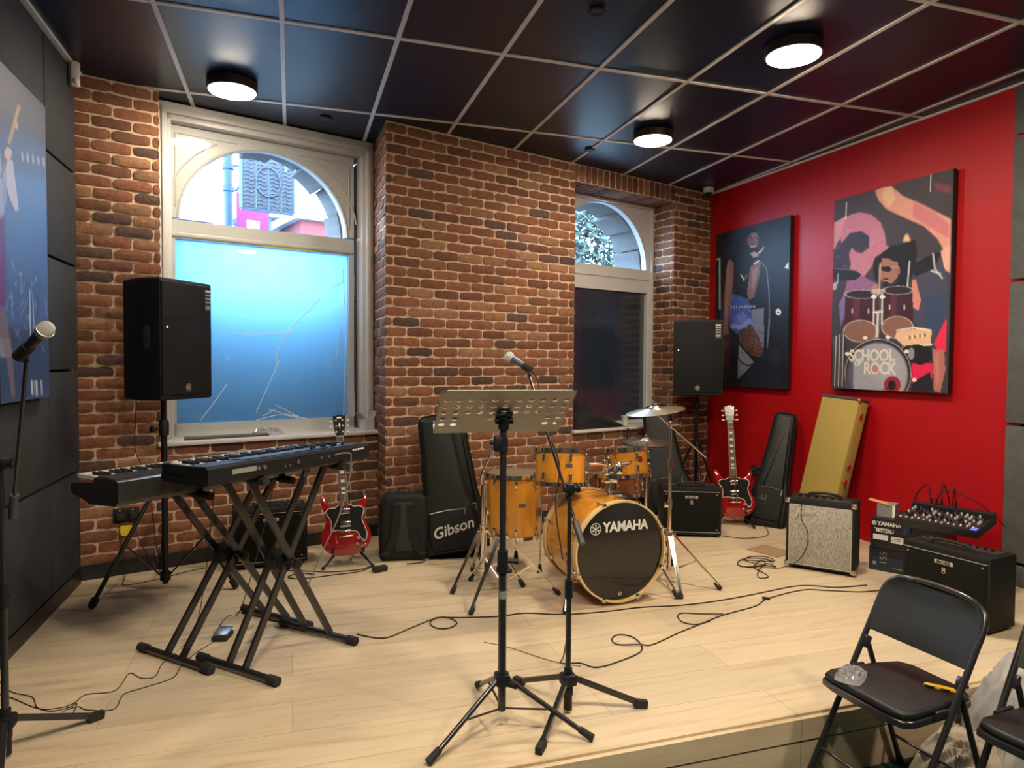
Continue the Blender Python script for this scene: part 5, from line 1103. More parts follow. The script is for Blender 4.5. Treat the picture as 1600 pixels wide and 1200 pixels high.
for a in (211, 333, 95):
    a = R(a); d = Vector((math.cos(a), math.sin(a), 0)); mb = MB(); mb.cyl(d * .025 + Vector((0, 0, .195)), d * .335 + Vector((0, 0, .016)), .0095, seg=12); lg = mb.build('leg', SATIN, t)
    mb = MB(); mb.cyl(d * .295 + Vector((0, 0, .040)), d * .345 + Vector((0, 0, .014)), .0125, .0145, seg=14); mb.build('rubber_foot', RUB, lg)
    mb = MB(); mb.flat(d * .012 + Vector((0, 0, .082)), d * .185 + Vector((0, 0, .100)), .008, .004); mb.build('brace', SATIN, t)
# desk: plate with real holes
DM = Matrix.Translation((0, -.01, 1.195)) @ Matrix.Rotation(R(36), 4, 'X')          # local x width, y up the desk (away from the reader at the bottom), z normal
DM = Matrix.Translation((.0, 0.0, 1.197)) @ Matrix.Rotation(R(180), 4, 'Z') @ Matrix.Rotation(R(35), 4, 'X')
DESK = mat('desk_grey_paint', (.36, .35, .32), .42, .25)
mb = MB(); mb.M = DM
NXc, NYc = 11, 7; WD, HD = .49, .30; cw, ch = WD / NXc, HD / NYc
for i in range(NXc):
    for j in range(NYc):
        xc, yc = -WD / 2 + cw * (i + .5), -HD / 2 + ch * (j + .5)
        hole = (j >= 3 and j < 6) or (j == 6 and False) or (j in (1, 2) and (i < 2 or i > 8)) or (j == 2 and i % 1 == 0 and (i in (5, 6)))
        if not hole:
            for z in (-.0008, .0008): v = mb.ring([(xc - cw / 2, yc - ch / 2, z), (xc + cw / 2, yc - ch / 2, z), (xc + cw / 2, yc + ch / 2, z), (xc - cw / 2, yc + ch / 2, z)]); mb.cap(v)
            continue
        K = 16; rh = .0125; c_in, c_out = [], []
        for k in range(K):
            a = 2 * math.pi * (k + .5) / K; cx_, sx_ = math.cos(a), math.sin(a); s_ = 1 / max(abs(cx_) / (cw / 2), abs(sx_) / (ch / 2)); c_in.append((xc + rh * cx_, yc + rh * sx_ * .85)); c_out.append([xc + s_ * cx_, yc + s_ * sx_])
        for q in (0, 1, 2, 3):
            px_, py_ = [(1, 1), (-1, 1), (-1, -1), (1, -1)][q]; kk = min(range(K), key=lambda m_: (c_out[m_][0] - xc - px_ * cw / 2) ** 2 + (c_out[m_][1] - yc - py_ * ch / 2) ** 2); c_out[kk] = [xc + px_ * cw / 2, yc + py_ * ch / 2]
        a0 = mb.ring([(x, y, .0008) for x, y in c_in]); a1 = mb.ring([(x, y, .0008) for x, y in c_out]); b0 = mb.ring([(x, y, -.0008) for x, y in c_in]); b1 = mb.ring([(x, y, -.0008) for x, y in c_out])
        mb.bridge(a0, a1); mb.bridge(b0, b1); mb.bridge(a0, b0)
bmesh.ops.remove_doubles(mb.bm, verts=mb.bm.verts, dist=.0003)
dk = mb.build('desk', DESK, t, smooth=False)
mb = MB(); mb.M = DM; mb.tube([(-WD / 2, -HD / 2, 0), (-WD / 2, HD / 2 - .02, 0), (-WD / 2 + .02, HD / 2, 0), (WD / 2 - .02, HD / 2, 0), (WD / 2, HD / 2 - .02, 0), (WD / 2, -HD / 2, 0)], .0028, seg=6, smooth=1)
mb.box((0, -HD / 2, .022), (WD, .002, .045)); mb.box((0, -HD / 2 + .006, .044), (WD, .012, .002)); mb.build('lip', DESK, dk)
mb = MB(); mb.box((0, 0, 1.155), (.036, .04, .05), bev=.008); mb.cyl((-.03, 0, 1.165), (.035, 0, 1.165), .013); mb.box((0, -.0, 1.178), (.06, .06, .012), rot=Matrix.Rotation(R(-35), 3, 'X'), bev=.003); mb.cyl((-.02, 0, 1.09), (-.05, .0, 1.085), .009); mb.box((-.022, 0, 1.08), (.03, .03, .06), bev=.008); mb.cyl((0, 0, 1.05), (0, 0, 1.10), .017, seg=18); mb.build('tilt_bracket', PLA, t)
mb = MB(); mb.lathe([(.0162, .50), (.0164, .50), (.0164, .53), (.0162, .53)], seg=20, closed=True); mb.build('tube_mark', mat('faint_print', (.22, .24, .22), .5), t)

# ------------------------------------------------------------------ microphone stands and microphones
def mic_stand(label, loc, rot, zc, angs, A_, B_, spread=.30, hub=.10):
    t = thing('microphone_stand', label, 'microphone stand', loc, rot)
    mb = MB(); mb.cyl((0, 0, .02), (0, 0, zc * .55), .0115, seg=16); mb.cyl((0, 0, zc * .5), (0, 0, zc), .0085, seg=16); mb.build('pole', SATIN, t)
    mb = MB(); mb.cyl((0, 0, zc * .52), (0, 0, zc * .60), .0165, seg=18); mb.cyl((0, 0, zc * .56), (.02, 0, zc * .56), .006); mb.build('height_collar', PLA, t)
    mb = MB(); mb.box((0, 0, hub), (.06, .06, .045), bev=.010); mb.cyl((0, 0, .015), (0, 0, hub + .045), .017, seg=18); mb.box((.0, 0, hub - .04), (.035, .035, .05), bev=.008); mb.build('hub', PLA, t)
    for a in angs:
        a = R(a); d = Vector((math.cos(a), math.sin(a), 0)); mb = MB(); mb.flat(d * .02 + Vector((0, 0, hub + .005)), d * spread + Vector((0, 0, .018)), .017, .020); lg = mb.build('leg', SATIN, t)
        mb = MB(); mb.flat(d * (spread - .03) + Vector((0, 0, .022)), d * (spread + .025) + Vector((0, 0, .015)), .024, .028); mb.build('rubber_foot', RUB, lg)
    A_ = Vector(A_); B_ = Vector(B_); piv = Vector((0, 0, zc + .005)); mb = MB(); mb.box(piv, (.034, .034, .042), bev=.008); mb.cyl(piv + Vector((-.025, 0, 0)), piv + Vector((.03, 0, 0)), .013); mb.cyl(piv + Vector((.03, 0, 0)), piv + Vector((.038, 0, 0)), .019); mb.build('boom_clutch', PLA, t)
    mb = MB(); mb.cyl(A_, B_, .0062, seg=12); bm_ = mb.build('boom', SATIN, t)
    d = (B_ - A_).normalized(); mb = MB(); mb.cyl(A_ - d * .01, A_ + d * .09, .0135, seg=14); mb.build('counterweight_grip', mat('grip_grey', (.05, .05, .055), .5), bm_)
    return t
def microphone(label, tail, head, body, grille):
    tail = Vector(tail); head = Vector(head); q = (head - tail).to_track_quat('Z', 'Y').to_matrix(); L = (head - tail).length
    t = thing('microphone', label, 'microphone', tuple(tail), mtx=q)
    mb = MB(); mb.lathe([(.008, 0), (.0115, .004), (.012, .02), (.0175, L * .70), (.0185, L * .72), (.0185, L * .74), (.008, L * .74)], seg=24); mb.build('body', body, t)
    mb = MB(); mb.lathe([(.016, L * .73), (.0225, L * .76), (.0245, L * .84), (.0255, L * .86), (.0255, L * .885), (.0245, L * .90), (.021, L * .97), (.013, L * 1.01), (.001, L * 1.025)], seg=28); mb.build('grille', grille, t)
    mb = MB(); mb.lathe([(.0252, L * .862), (.0268, L * .865), (.0268, L * .883), (.0252, L * .886)], seg=28, closed=True); mb.build('band', STEEL, t)
    return t
MESHG = mat('mic_mesh', (.50, .50, .48), .45, .7, bump=.8, bscale=1100)
# left stand (close to the camera)
S1 = Vector((-.945, 2.755, 0))
t = mic_stand('black boom microphone stand beside the charcoal wall panels', tuple(S1), 0, 1.02, (40, -75, 163), (.02, .035, .84), (.155, -.24, 1.375), hub=.13)
m_ = microphone('microphone on the left stand, pointing up and right', (-.800, 2.49, 1.395), (-.690, 2.385, 1.483), mat('mic_body_dark', (.05, .05, .052), .4, .5), MESHG)
mb = MB(); q = Vector((-.790, 2.515, 1.375)); mb.cyl(q - S1, q - S1 + Vector((-.004, -.012, .03)), .010); mb.cyl(Vector((-.805, 2.495, 1.390)) - S1, Vector((-.765, 2.458, 1.422)) - S1, .0185, seg=16); mb.build('microphone_clip', RUB, t)
# centre stand behind the music stand
S2 = Vector((1.035, 2.47, 0))
t = mic_stand('black boom microphone stand between the music stand and the drums', tuple(S2), 0, .885, (229, -10, 112), (.015, -.085, .70), (.0, .50, 1.33), hub=.135)
m_ = microphone('silver headed microphone rising above the music desk', (1.047, 2.985, 1.350), (.945, 3.035, 1.415), mat('mic_body_blue', (.10, .12, .20), .35, .6), mat('mic_mesh_bright', (.75, .75, .73), .4, .5, bump=.8, bscale=1100))
mb = MB(); mb.cyl((0, .49, 1.32), (.008, .515, 1.345), .010); mb.cyl(Vector((1.055, 2.981, 1.345)) - S2, Vector((1.018, 3.0, 1.369)) - S2, .018, seg=16); mb.tube([(.015, .515, 1.345), (.045, .50, 1.30), (.03, .42, 1.20), (.012, .30, 1.10), (.02, .16, .96), (-.02, .10, .80), (-.01, .04, .6)], .0032, seg=6); mb.build('microphone_clip', RUB, t)

# ------------------------------------------------------------------ folding chairs
def folding_chair(label, loc, rot, k=1.0):
    """local: seat faces -y, floor at z=0"""
    t = thing('folding_chair', label, 'chair', loc, rot); t.scale = (k, k, k)
    out = [(-.175, -.20), (-.12, -.215), (.12, -.215), (.175, -.20), (.19, -.16), (.178, .05), (.150, .165), (.10, .19), (-.10, .19), (-.150, .165), (-.178, .05), (-.19, -.16)]
    Mh = Matrix(((1, 0, 0, 0), (0, 0, 1, 0), (0, -1, 0, 0), (0, 0, 0, 1)))
    mb = MB(); mb.M = Matrix.Translation((0, 0, .445)) @ Matrix(((1, 0, 0, 0), (0, 0, 1, 0), (0, -1, 0, 0), (0, 0, 0, 1))); mb.M = Matrix.Translation((0, 0, .435)) @ Matrix(((1, 0, 0, 0), (0, 0, 1, 0), (0, 1, 0, 0), (0, 0, 0, 1)))
    mb.solid([(x, y) for x, y in out], -.026, .0, bev=.003, steps=1); mb.build('seat_pan', SATIN, t)
    mb = MB(); mb.M = Matrix.Translation((0, 0, .462)) @ Matrix(((1, 0, 0, 0), (0, 0, 1, 0), (0, 1, 0, 0), (0, 0, 0, 1))); mb.solid([(x * .97, y * .97) for x, y in out], -.03, .0, bev=.014, steps=3); mb.build('seat_cushion', mat('chair_vinyl', (.012, .012, .014), .45, spec=.35, bump=.12, bscale=300), t, ang=70)
    pts = lambda s_: [(s_ * .212, -.24, .012), (s_ * .212, -.05, .38), (s_ * .212, .13, .70)]
    for s_ in (-1, 1):
        mb = MB(); mb.cyl((s_ * .208, -.245, .012), (s_ * .208, .105, .66), .0115, seg=14); lg = mb.build('front_leg', SATIN, t); mb = MB(); mb.cyl((s_ * .208, -.25, 0), (s_ * .208, -.235, .028), .015, seg=12); mb.build('rubber_foot', RUB, lg)
        mb = MB(); mb.cyl((s_ * .186, .235, .012), (s_ * .186, .045, .53), .0105, seg=14); lg = mb.build('rear_leg', SATIN, t); mb = MB(); mb.cyl((s_ * .186, .24, 0), (s_ * .186, .23, .028), .014, seg=12); mb.build('rubber_foot', RUB, lg)
        mb = MB(); mb.box((s_ * .197, .045, .535), (.030, .024, .05), rot=Matrix.Rotation(R(-25), 3, 'X'), bev=.005); mb.cyl((s_ * .18, .045, .535), (s_ * .222, .045, .535), .006); mb.box((s_ * .193, -.02, .44), (.014, .10, .03), bev=.004); mb.build('pivot_bracket', SATIN, t)
    mb = MB(); arc = [(-.208, .105, .66), (-.208, .135, .715), (-.198, .155, .755), (-.165, .168, .785), (-.10, .175, .800), (0, .178, .804), (.10, .175, .800), (.165, .168, .785), (.198, .155, .755), (.208, .135, .715), (.208, .105, .66)]
    mb.tube(arc, .0115, seg=12, smooth=3); mb.build('back_tube', SATIN, t)
    mb = MB(); nx = 16; F, Bk = [], []
    for j, (z, y, wd) in enumerate([(.585, .070, .200), (.60, .076, .203), (.66, .105, .205), (.72, .135, .204), (.755, .152, .196), (.785, .165, .168), (.798, .170, .12)]):
        fr, bk_ = [], []
        for i in range(nx + 1):
            u = -1 + 2 * i / nx; x = u * wd; cv = .028 * (1 - u * u); zz = z + (-.012 * (1 - u * u) if j == 0 else 0)
            fr.append((x, y - .012 + cv, zz)); bk_.append((x, y + .010 + cv, zz))
        F.append(mb.ring(fr)); Bk.append(mb.ring(bk_))
    for a_, b_ in zip(F, F[1:]): mb.bridge(a_, b_, closed=False)
    for a_, b_ in zip(Bk, Bk[1:]): mb.bridge(a_, b_, closed=False)
    mb.bridge(F[0], Bk[0], closed=False); mb.bridge(F[-1], Bk[-1], closed=False)
    for e in (0, -1): mb.bridge([r_[e] for r_ in F], [r_[e] for r_ in Bk], closed=False)
    mb.build('backrest', mat('chair_back_vinyl', (.022, .025, .027), .55, spec=.35, bump=.1, bscale=300), t, ang=60)
    mb = MB(); mb.cyl((-.208, -.175, .142), (.208, -.175, .142), .006); mb.cyl((-.186, .19, .135), (.186, .19, .135), .006); mb.build('crossbar', SATIN, t)
    return t
CH1 = (2.155, 1.95); CR = R(-87)
folding_chair('black padded folding chair at the stage edge with a yellow cutter on its seat', (CH1[0], CH1[1], LOW), CR, 1.0)
folding_chair('black padded folding chair with an empty seat, nearest the grey panels', (2.39, 1.515, LOW), R(-83), 1.0)
t = thing('box_cutter', 'yellow box cutter lying on the folding chair seat', 'knife', (2.25, 1.86, .202), R(128)); t.scale = (.72, .8, .8)
mb = MB(); mb.solid([(-.07, -.012), (.03, -.014), (.065, -.008), (.075, 0), (.06, .012), (.02, .014), (-.06, .014), (-.075, .004)], -.010, .010, bev=.005) if False else None
mb.M = Matrix(((1, 0, 0, 0), (0, 0, 1, 0), (0, 1, 0, 0), (0, 0, 0, 1))); mb.solid([(-.075, -.010), (.03, -.016), (.065, -.012), (.08, 0), (.06, .014), (.02, .018), (-.06, .012), (-.08, 0)], 0, .016, bev=.006, steps=2)
YEL = mat('yellow_plastic', (.72, .42, .02), .4); mb.build('handle', YEL, t)
mb = MB(); mb.box((.02, .014, .008), (.11, .006, .008), bev=.002); mb.build('blade_slot', PLA, t)
# crumpled clear wrap on the chair
CLEAR = glass_mat('clear_wrap', (.80, .82, .84), 2.2, .12)
def crumple(t, name, m_, sx, sy, sz, n=22, seed=3, flat_=False):
    rs = random.Random(seed); mb = MB(); g = []
    ph = [(rs.uniform(6, 26) * (1.5 if n > 30 else 1), rs.uniform(6, 26), rs.uniform(0, 6), rs.uniform(.3, 1)) for _ in range(9)]
    for j in range(n + 1):
        row = []
        for i in range(n + 1):
            u, v = i / n * 2 - 1, j / n * 2 - 1; r_ = math.sqrt(max(0, 1 - min(1, .5 * (u * u + v * v)) ** 1.2)); h = 0
            for a_, b_, c_, d_ in ph: h += d_ * abs(math.sin(a_ * u * .5 + b_ * v * .5 + c_))
            h = h / 9 + (rs.uniform(-.5, .5) if n <= 30 else 0); row.append((sx * u * (1 - .12 * v * v) + rs.uniform(-1, 1) * sx * .012, sy * v * (1 - .15 * u * u) + rs.uniform(-1, 1) * sy * .012, max(0.002, sz * r_ * (.45 + .8 * h) * (1 - max(abs(u), abs(v)) ** 4))))
        g.append(mb.ring(row))
    for a_, b_ in zip(g, g[1:]): mb.bridge(a_, b_, closed=False)
    return mb.build(name, m_, t, ang=(75 if n > 30 else 20))
WRAP = mat('wrap_film', (.42, .42, .45), .12, alpha=.5)
t = thing('plastic_wrapper', 'crumpled clear wrapper on the front of the chair seat', 'wrapper', (2.015, 2.045, .202), R(35)); crumple(t, 'film', WRAP, .085, .05, .028, 20, 5)
BAGM = mat('white_polythene', (.52, .50, .48), .3, bump=1.0, bscale=9, stretch=(1, 1, 3)); BAGM.node_tree.nodes['Principled BSDF'].inputs['Transmission Weight'].default_value = .25
t = thing('dust_sheet', 'crumpled white plastic sheet heaped below the stage edge behind the chairs', 'plastic sheet', (3.05, 1.80, LOW), R(-8))
crumple(t, 'sheet', BAGM, .50, .38, .76, 72, 11)
t = thing('dust_sheet', 'smaller bundle of cream sheeting on the floor under the folding chair', 'plastic sheet', (2.50, 1.98, LOW), R(20))
crumple(t, 'sheet', mat('cream_sheet', (.45, .39, .30), .6), .22, .16, .26, 44, 23)
t = thing('floor_box', 'teal crate lid on the floor under the folding chair', 'box', (1.98, 1.98, LOW), R(30)); mb = MB(); mb.box((0, 0, .02), (.22, .16, .04), bev=.006); mb.build('lid', mat('teal_plastic', (.01, .10, .085), .4), t)
mb = MB()
for k in range(7): mb.box((-.08 + k * .027, 0, .042), (.006, .13, .004), bev=.001, seg=1)
mb.build('rib', mat('teal_plastic', (0, 0, 0)), t)

# ------------------------------------------------------------------ boxes and mixer beside the right amplifier
BXB = mat('glossy_black_card', (.014, .015, .022), .35); BXN = mat('navy_card', (.018, .022, .045), .5)
t = thing('cardboard_box', 'dark navy carton on the floor at the foot of the red wall', 'box', (3.83, 3.44, 0), R(-60)); mb = MB(); mb.box((0, .17, .08), (.46, .34, .16), bev=.003); mb.build('carton', BXN, t, smooth=False)
text('printed_number', '155', .06, FM(-.14, -.0015, .09, R(90)), mat('print_greyblue', (.25, .27, .32), .6), t, depth=.0004)
mb = MB(); mb.box((-.195, -.0012, .05), (.02, .001, .02)); mb.box((-.05, -.0012, .03), (.06, .001, .004)); mb.build('printed_marks', mat('print_greyblue', (0, 0, 0)), t, smooth=False)
t = thing('cardboard_box', 'glossy black mixer carton with white lettering stacked on the navy one', 'box', (3.80, 3.42, .161), R(-60)); mb = MB(); mb.box((0, .18, .10), (.44, .34, .20), bev=.003); mb.build('carton', BXB, t, smooth=False)
text('brand_lettering', 'YAMAHA', .036, FM(-.105, -.0015, .165), WHITE, t, depth=.0004, bold=.0012, sx=.95)
mb = MB(); mb.M = FM(-.195, -.0012, .165); mb.lathe([(.009, 0), (.014, 0), (.014, .0006), (.009, .0006)], seg=20, closed=True); mb.box((0, 0, .0003), (.003, .02, .0006)); mb.box((0, 0, .0003), (.02, .003, .0006)); mb.build('emblem', WHITE, t, smooth=False)
text('model_lettering', 'MG12XU', .030, FM(-.13, -.0015, .118), WHITE, t, depth=.0004, bold=.0012, sx=.9)
mb = MB(); mb.box((-.15, -.0012, .132), (.09, .001, .004)); mb.box((-.155, -.0012, .075), (.09, .001, .035)); mb.box((-.03, -.0012, .068), (.125, .001, .042)); mb.build('shipping_label', WHITE, t, smooth=False)
mb = MB(); mb.box((.0, -.0012, .155), (.04, .001, .085)); mb.build('blue_panel', mat('print_blue', (.05, .06, .20), .5), t, smooth=False)
mb = MB(); mb.box((.012, -.0022, .078), (.018, .001, .010)); mb.box((.012, -.0022, .060), (.018, .001, .008)); mb.box((-.06, -.0022, .075), (.05, .001, .003)); mb.box((-.06, -.0022, .064), (.05, .001, .003)); mb.build('label_print', BXB, t, smooth=False)
t = thing('cardboard_box', 'small grey carton with a raised orange flap on the black box', 'box', (3.77, 3.56, .362), R(-58)); mb = MB(); mb.box((0, .05, .045), (.11, .10, .09), bev=.002); mb.build('carton', mat('grey_card', (.22, .22, .23), .6), t, smooth=False)
mb = MB(); mb.box((.045, -.0012, .045), (.016, .001, .08)); mb.build('white_strip', WHITE, t, smooth=False); mb = MB(); mb.box((-.035, .03, .094), (.15, .07, .004), rot=Matrix.Rotation(R(10), 3, 'Y')); mb.build('flap', mat('orange_card', (.62, .32, .12), .6), t, smooth=False)
MX = (3.745, 3.165, .366)
t = thing('mixing_desk', 'black mixing desk crowded with knobs lying on the carton', 'mixer', MX, mtx=Matrix.Rotation(R(-68), 3, 'Z') @ Matrix.Rotation(R(6), 3, 'X'))
mb = MB(); mb.box((0, .14, .03), (.46, .34, .05), bev=.006); mb.box((0, .285, .065), (.46, .05, .04), bev=.006); mb.build('chassis', mat('mixer_black', (.014, .014, .017), .4), t)
rs = random.Random(9)
kc = [mat('knob_white', (.62, .62, .60), .4), PLA, mat('knob_blue', (.03, .06, .30), .4), STEEL]
for j in range(6):
    for i in range(13):
        mb = MB(); x, y = -.20 + i * .033, .055 + j * .037; h = .014; mb.cyl((x, y, .055), (x, y, .055 + h), .0065, .0055, seg=8)
        mb.build('knob', kc[3 if (i + j) % 3 == 0 else (0 if rs.random() < .45 else 1)], t)
for i in range(13):
    mb = MB(); mb.box((-.20 + i * .033, .0 + .012 * rs.random(), .060), (.010, .020, .010), bev=.002, seg=1); mb.build('fader', kc[0], t)
mb = MB(); mb.box((.205, -.01, .0565), (.03, .05, .002)); mb.build('display', mat('blue_leds', (.1, .1, .6), .4, emit=(.2, .25, 1), es=.6), t, smooth=False)
mb = MB()
for k, (x0, dx, hgt) in enumerate([(-.12, -.10, .12), (-.06, .02, .14), (.02, -.03, .12), (-.09, .22, .10)]): mb.tube([(x0, .28, .085), (x0 + dx * .2, .29, .085 + hgt), (x0 + dx, .33, .07 + hgt * .5), (x0 + dx * 1.6, .37, -.02)], .004, seg=6)
for x0 in (-.12, -.06, .02, -.09): mb.cyl((x0, .28, .08), (x0, .28, .125), .008, seg=10)
mb.build('plugged_leads', CABLE, t)

# ------------------------------------------------------------------ things on the sills, sockets, loose bits
t = thing('open_box', 'small open white carton on the right end of the large window sill', 'box', tuple(W(.045, .44, .839)), TH + R(8))
mb = MB(); 
for a_ in [((0, -.04, .045), (.085, .003, .09)), ((0, .04, .045), (.085, .003, .09)), ((-.042, 0, .045), (.003, .08, .09)), ((.042, 0, .045), (.003, .08, .09)), ((0, 0, .002), (.085, .08, .003))]: mb.box(*a_)
CT = mat('white_card', (.50, .50, .52), .6); mb.build('carton', CT, t, smooth=False)
mb = MB(); mb.box((-.062, 0, .112), (.003, .08, .062), rot=Matrix.Rotation(R(-40), 3, 'Y')); mb.box((.055, 0, .118), (.003, .08, .062), rot=Matrix.Rotation(R(24), 3, 'Y')); mb.build('flap', mat('kraft_inside', (.30, .26, .22), .7), t, smooth=False)
t = thing('rolled_film', 'roll of dark film lying along the large window sill', 'film roll', tuple(W(-1.0, .40, .848)), TH)
mb = MB(); mb.cyl((-.29, 0, 0), (.27, 0, .0), .016, .013, seg=16); mb.box((.02, .03, -.006), (.50, .07, .004), bev=.001); mb.build('film', mat('film_grey', (.06, .062, .068), .5), t)
t = thing('plastic_wrapper', 'crumpled clear plastic on the middle of the large window sill', 'wrapper', tuple(W(-.72, .47, .839)), TH); crumple(t, 'film', WRAP, .12, .05, .05, 16, 8)
t = thing('cloth_bag', 'black drawstring bag slumped on the narrow window sill', 'bag', tuple(W(2.16, .10, .776)), TH)
mb = MB(); rs = random.Random(4); prof = [(-.30, .0), (-.29, .05), (-.25, .11), (-.18, .160), (-.10, .170), (-.02, .150), (.08, .105), (.18, .065), (.27, .035), (.31, .014), (.30, 0)]
rings = []
for y, k in [(-.10, .55), (-.085, .85), (-.03, 1), (.05, .97), (.09, .7)]: rings.append(mb.ring([(x * (.8 + .2 * k), y + rs.uniform(-.006, .006), max(0, z * k + (rs.uniform(-.005, .005) if z > .02 else 0))) for x, z in prof]))
for a_, b_ in zip(rings, rings[1:]): mb.bridge(a_, b_)
mb.cap(rings[0]); mb.cap(rings[-1]); mb.build('sack', mat('black_cotton', (.008, .008, .009), .9), t, ang=80)
mb = MB(); mb.tube([(.27, -.10, .012), (.29, -.145, -.02), (.28, -.15, -.10), (.30, -.148, -.155), (.325, -.148, -.13), (.32, -.15, -.05), (.30, -.13, .005)], .005, seg=6); mb.build('drawstring', RUB, t)
t = thing('paper_cup', 'small white paper cup beside the black drawstring bag', 'cup', tuple(W(2.56, .10, .775)), 0)
mb = MB(); mb.lathe([(.001, .002), (.024, .002), (.034, .090), (.0355, .092), (.0355, .095), (.032, .094), (.0235, .006), (.001, .006)], seg=24); mb.build('cup', mat('paper_white', (.62, .60, .56), .6), t)
def socket_(label, loc, rot, plugs=True):
    t = thing('wall_socket', label, 'socket', loc, rot); mb = MB(); mb.box((0, -.006, 0), (.148, .012, .088), bev=.004); mb.build('faceplate', PLA, t)
    for s_ in (-1, 1): mb = MB(); mb.box((s_ * .036, -.028, -.008), (.046, .034, .044), bev=.006); mb.build('plug', RUB, t)
    for s_ in (-1, 1): mb = MB(); mb.box((s_ * .036, -.0135, .030), (.014, .004, .010)); mb.build('rocker_switch', STEEL, t)
    return t
socket_('black double wall socket under the left end of the keyboards', tuple(W(-1.645, .37, .385)), TH)
s5 = on_red(5.45, .002); socket_('black double wall socket on the red wall beside the slim guitar bag', (s5.x, s5.y, .365), math.atan2(RWN.x, -RWN.y))
t = thing('plug_tag', 'yellow tag hanging from the left socket leads', 'tag', tuple(W(-1.645, .325, .29)), TH); mb = MB(); mb.solid([(-.045, .012), (-.035, -.030), (-.01, -.035), (.035, -.012), (.045, .008), (.025, .030), (-.04, .032)], -.004, .004, bev=.002, steps=1); mb.build('card', mat('yellow_tag', (.75, .62, .02), .5), t)
t = thing('plug_tag', 'pale orange tag hanging below the red wall socket', 'tag', (s5.x - .035, s5.y - .06, .25), R(-60)); mb = MB(); mb.box((0, 0, 0), (.03, .003, .07), rot=Matrix.Rotation(R(12), 3, 'Y')); mb.build('card', mat('orange_card', (0, 0, 0)), t)
t = thing('cardboard_sheet', 'flat piece of brown card on the floor behind the sparkle amplifier', 'card', (3.36, 4.19, .002), R(18)); mb = MB(); mb.box((0, 0, .0015), (.22, .26, .003)); mb.build('sheet', CARDB, t, smooth=False)

# ------------------------------------------------------------------ cables
def cable(label, pts, r=.0036, z=None, name='cable', m_=CABLE, group=None):
    mb = MB(); P = [(p[0], p[1], (p[2] if len(p) > 2 else r)) for p in pts]; mb.tube(P, r, seg=6, smooth=5); return top(name, mb, m_, label, 'cable', group)
cable('dark lead running across the stage from the keyboard stand, close to the drums', [(0.312, 3.496), (0.435, 3.409), (0.577, 3.494), (0.732, 3.594), (0.799, 3.584), (0.829, 3.499), (0.778, 3.442), (0.719, 3.451), (0.69, 3.523), (0.736, 3.583, .01), (0.865, 3.564), (1.069, 3.521), (1.217, 3.526), (1.412, 3.447), (1.643, 3.42), (1.878, 3.42), (2.093, 3.385), (2.347, 3.385), (2.64, 3.422), (2.96, 3.473), (3.10, 3.44), (3.2, 3.38), (3.42, 3.36)])
cable('looping microphone lead on the stage in front of the bass drum', [(1.04, 2.50, .60), (1.07, 2.55, .35), (1.12, 2.72, .12), (1.16, 2.85, .02), (1.256, 2.862), (1.305, 2.799), (1.409, 2.815), (1.579, 2.886), (1.63, 2.98), (1.625, 3.072), (1.57, 3.105), (1.518, 3.063), (1.517, 2.998), (1.615, 2.953, .01), (1.683, 2.948), (1.88, 3.037), (2.058, 3.108), (2.25, 3.184), (2.508, 3.249), (2.662, 3.335), (2.963, 3.40), (3.10, 3.35), (3.278, 3.27), (3.42, 3.26)])
cable('small loop of dark lead on the boards right of the bass drum', [(2.25, 3.184, .010), (2.12, 3.245), (2.05, 3.275), (2.0, 3.24), (1.98, 3.16), (2.03, 3.11), (2.13, 3.13)])
cable('tangled coil of black lead beside the sparkle amplifier', [(3.17, 3.93, .01), (3.18, 4.02), (3.059, 4.078), (2.916, 3.976), (2.946, 3.891), (3.08, 3.90), (3.138, 4.005), (2.97, 3.869, .01), (2.958, 3.741), (2.925, 3.667), (2.865, 3.685), (2.957, 3.799, .012), (3.10, 3.90, .012), (3.12, 3.84), (3.0, 3.98, .014), (3.10, 4.10), (3.2, 4.05, .012), (3.17, 3.92, .016), (2.98, 4.02, .012), (2.90, 3.93), (3.0, 3.86, .016), (3.12, 3.93)])
cable('thin black wire zigzagging to the left edge, upper of two', [(-1.191, 3.421), (-1.109, 3.301), (-1.013, 3.226), (-0.965, 3.124), (-0.902, 3.074), (-0.844, 3.087), (-0.824, 3.113), (-0.817, 3.017), (-0.842, 3.0), (-0.854, 3.059), (-0.812, 3.083), (-0.774, 3.045), (-0.672, 3.019), (-0.664, 3.141), (-0.602, 3.18), (-0.495, 3.245), (-0.478, 3.358), (-.43, 3.50), (-.37, 3.60)], .0022)
cable('thin black wire zigzagging to the left edge, lower of two', [(-1.146, 3.29), (-1.084, 3.237), (-0.956, 3.111), (-0.881, 3.094), (-0.837, 3.117), (-0.809, 3.186), (-0.704, 3.188), (-0.684, 3.348), (-0.627, 3.286), (-0.571, 3.281), (-0.561, 3.424), (-.50, 3.60), (-.46, 3.78, .05), (-.40, 3.7, .4), (-.36, 3.62, .76)], .0022)
cable('lead from the pedal up towards the keyboards', [(-.33, 3.70, .01), (-.36, 3.80), (-.33, 3.95), (-.27, 3.93, .03), (-.18, 3.72, .35), (-.10, 3.5, .70), (-.07, 3.42, .86)], .0025)
cable('black lead looping round the base of the red guitar stand beside the rucksack', [(-.02, 4.70), (.095, 4.654), (.20, 4.60), (.34, 4.58), (.45, 4.60), (.53, 4.66), (.426, 4.55), (.256, 4.52), (.053, 4.50), (-.025, 4.56), (.05, 4.60, .010), (.14, 4.56)])
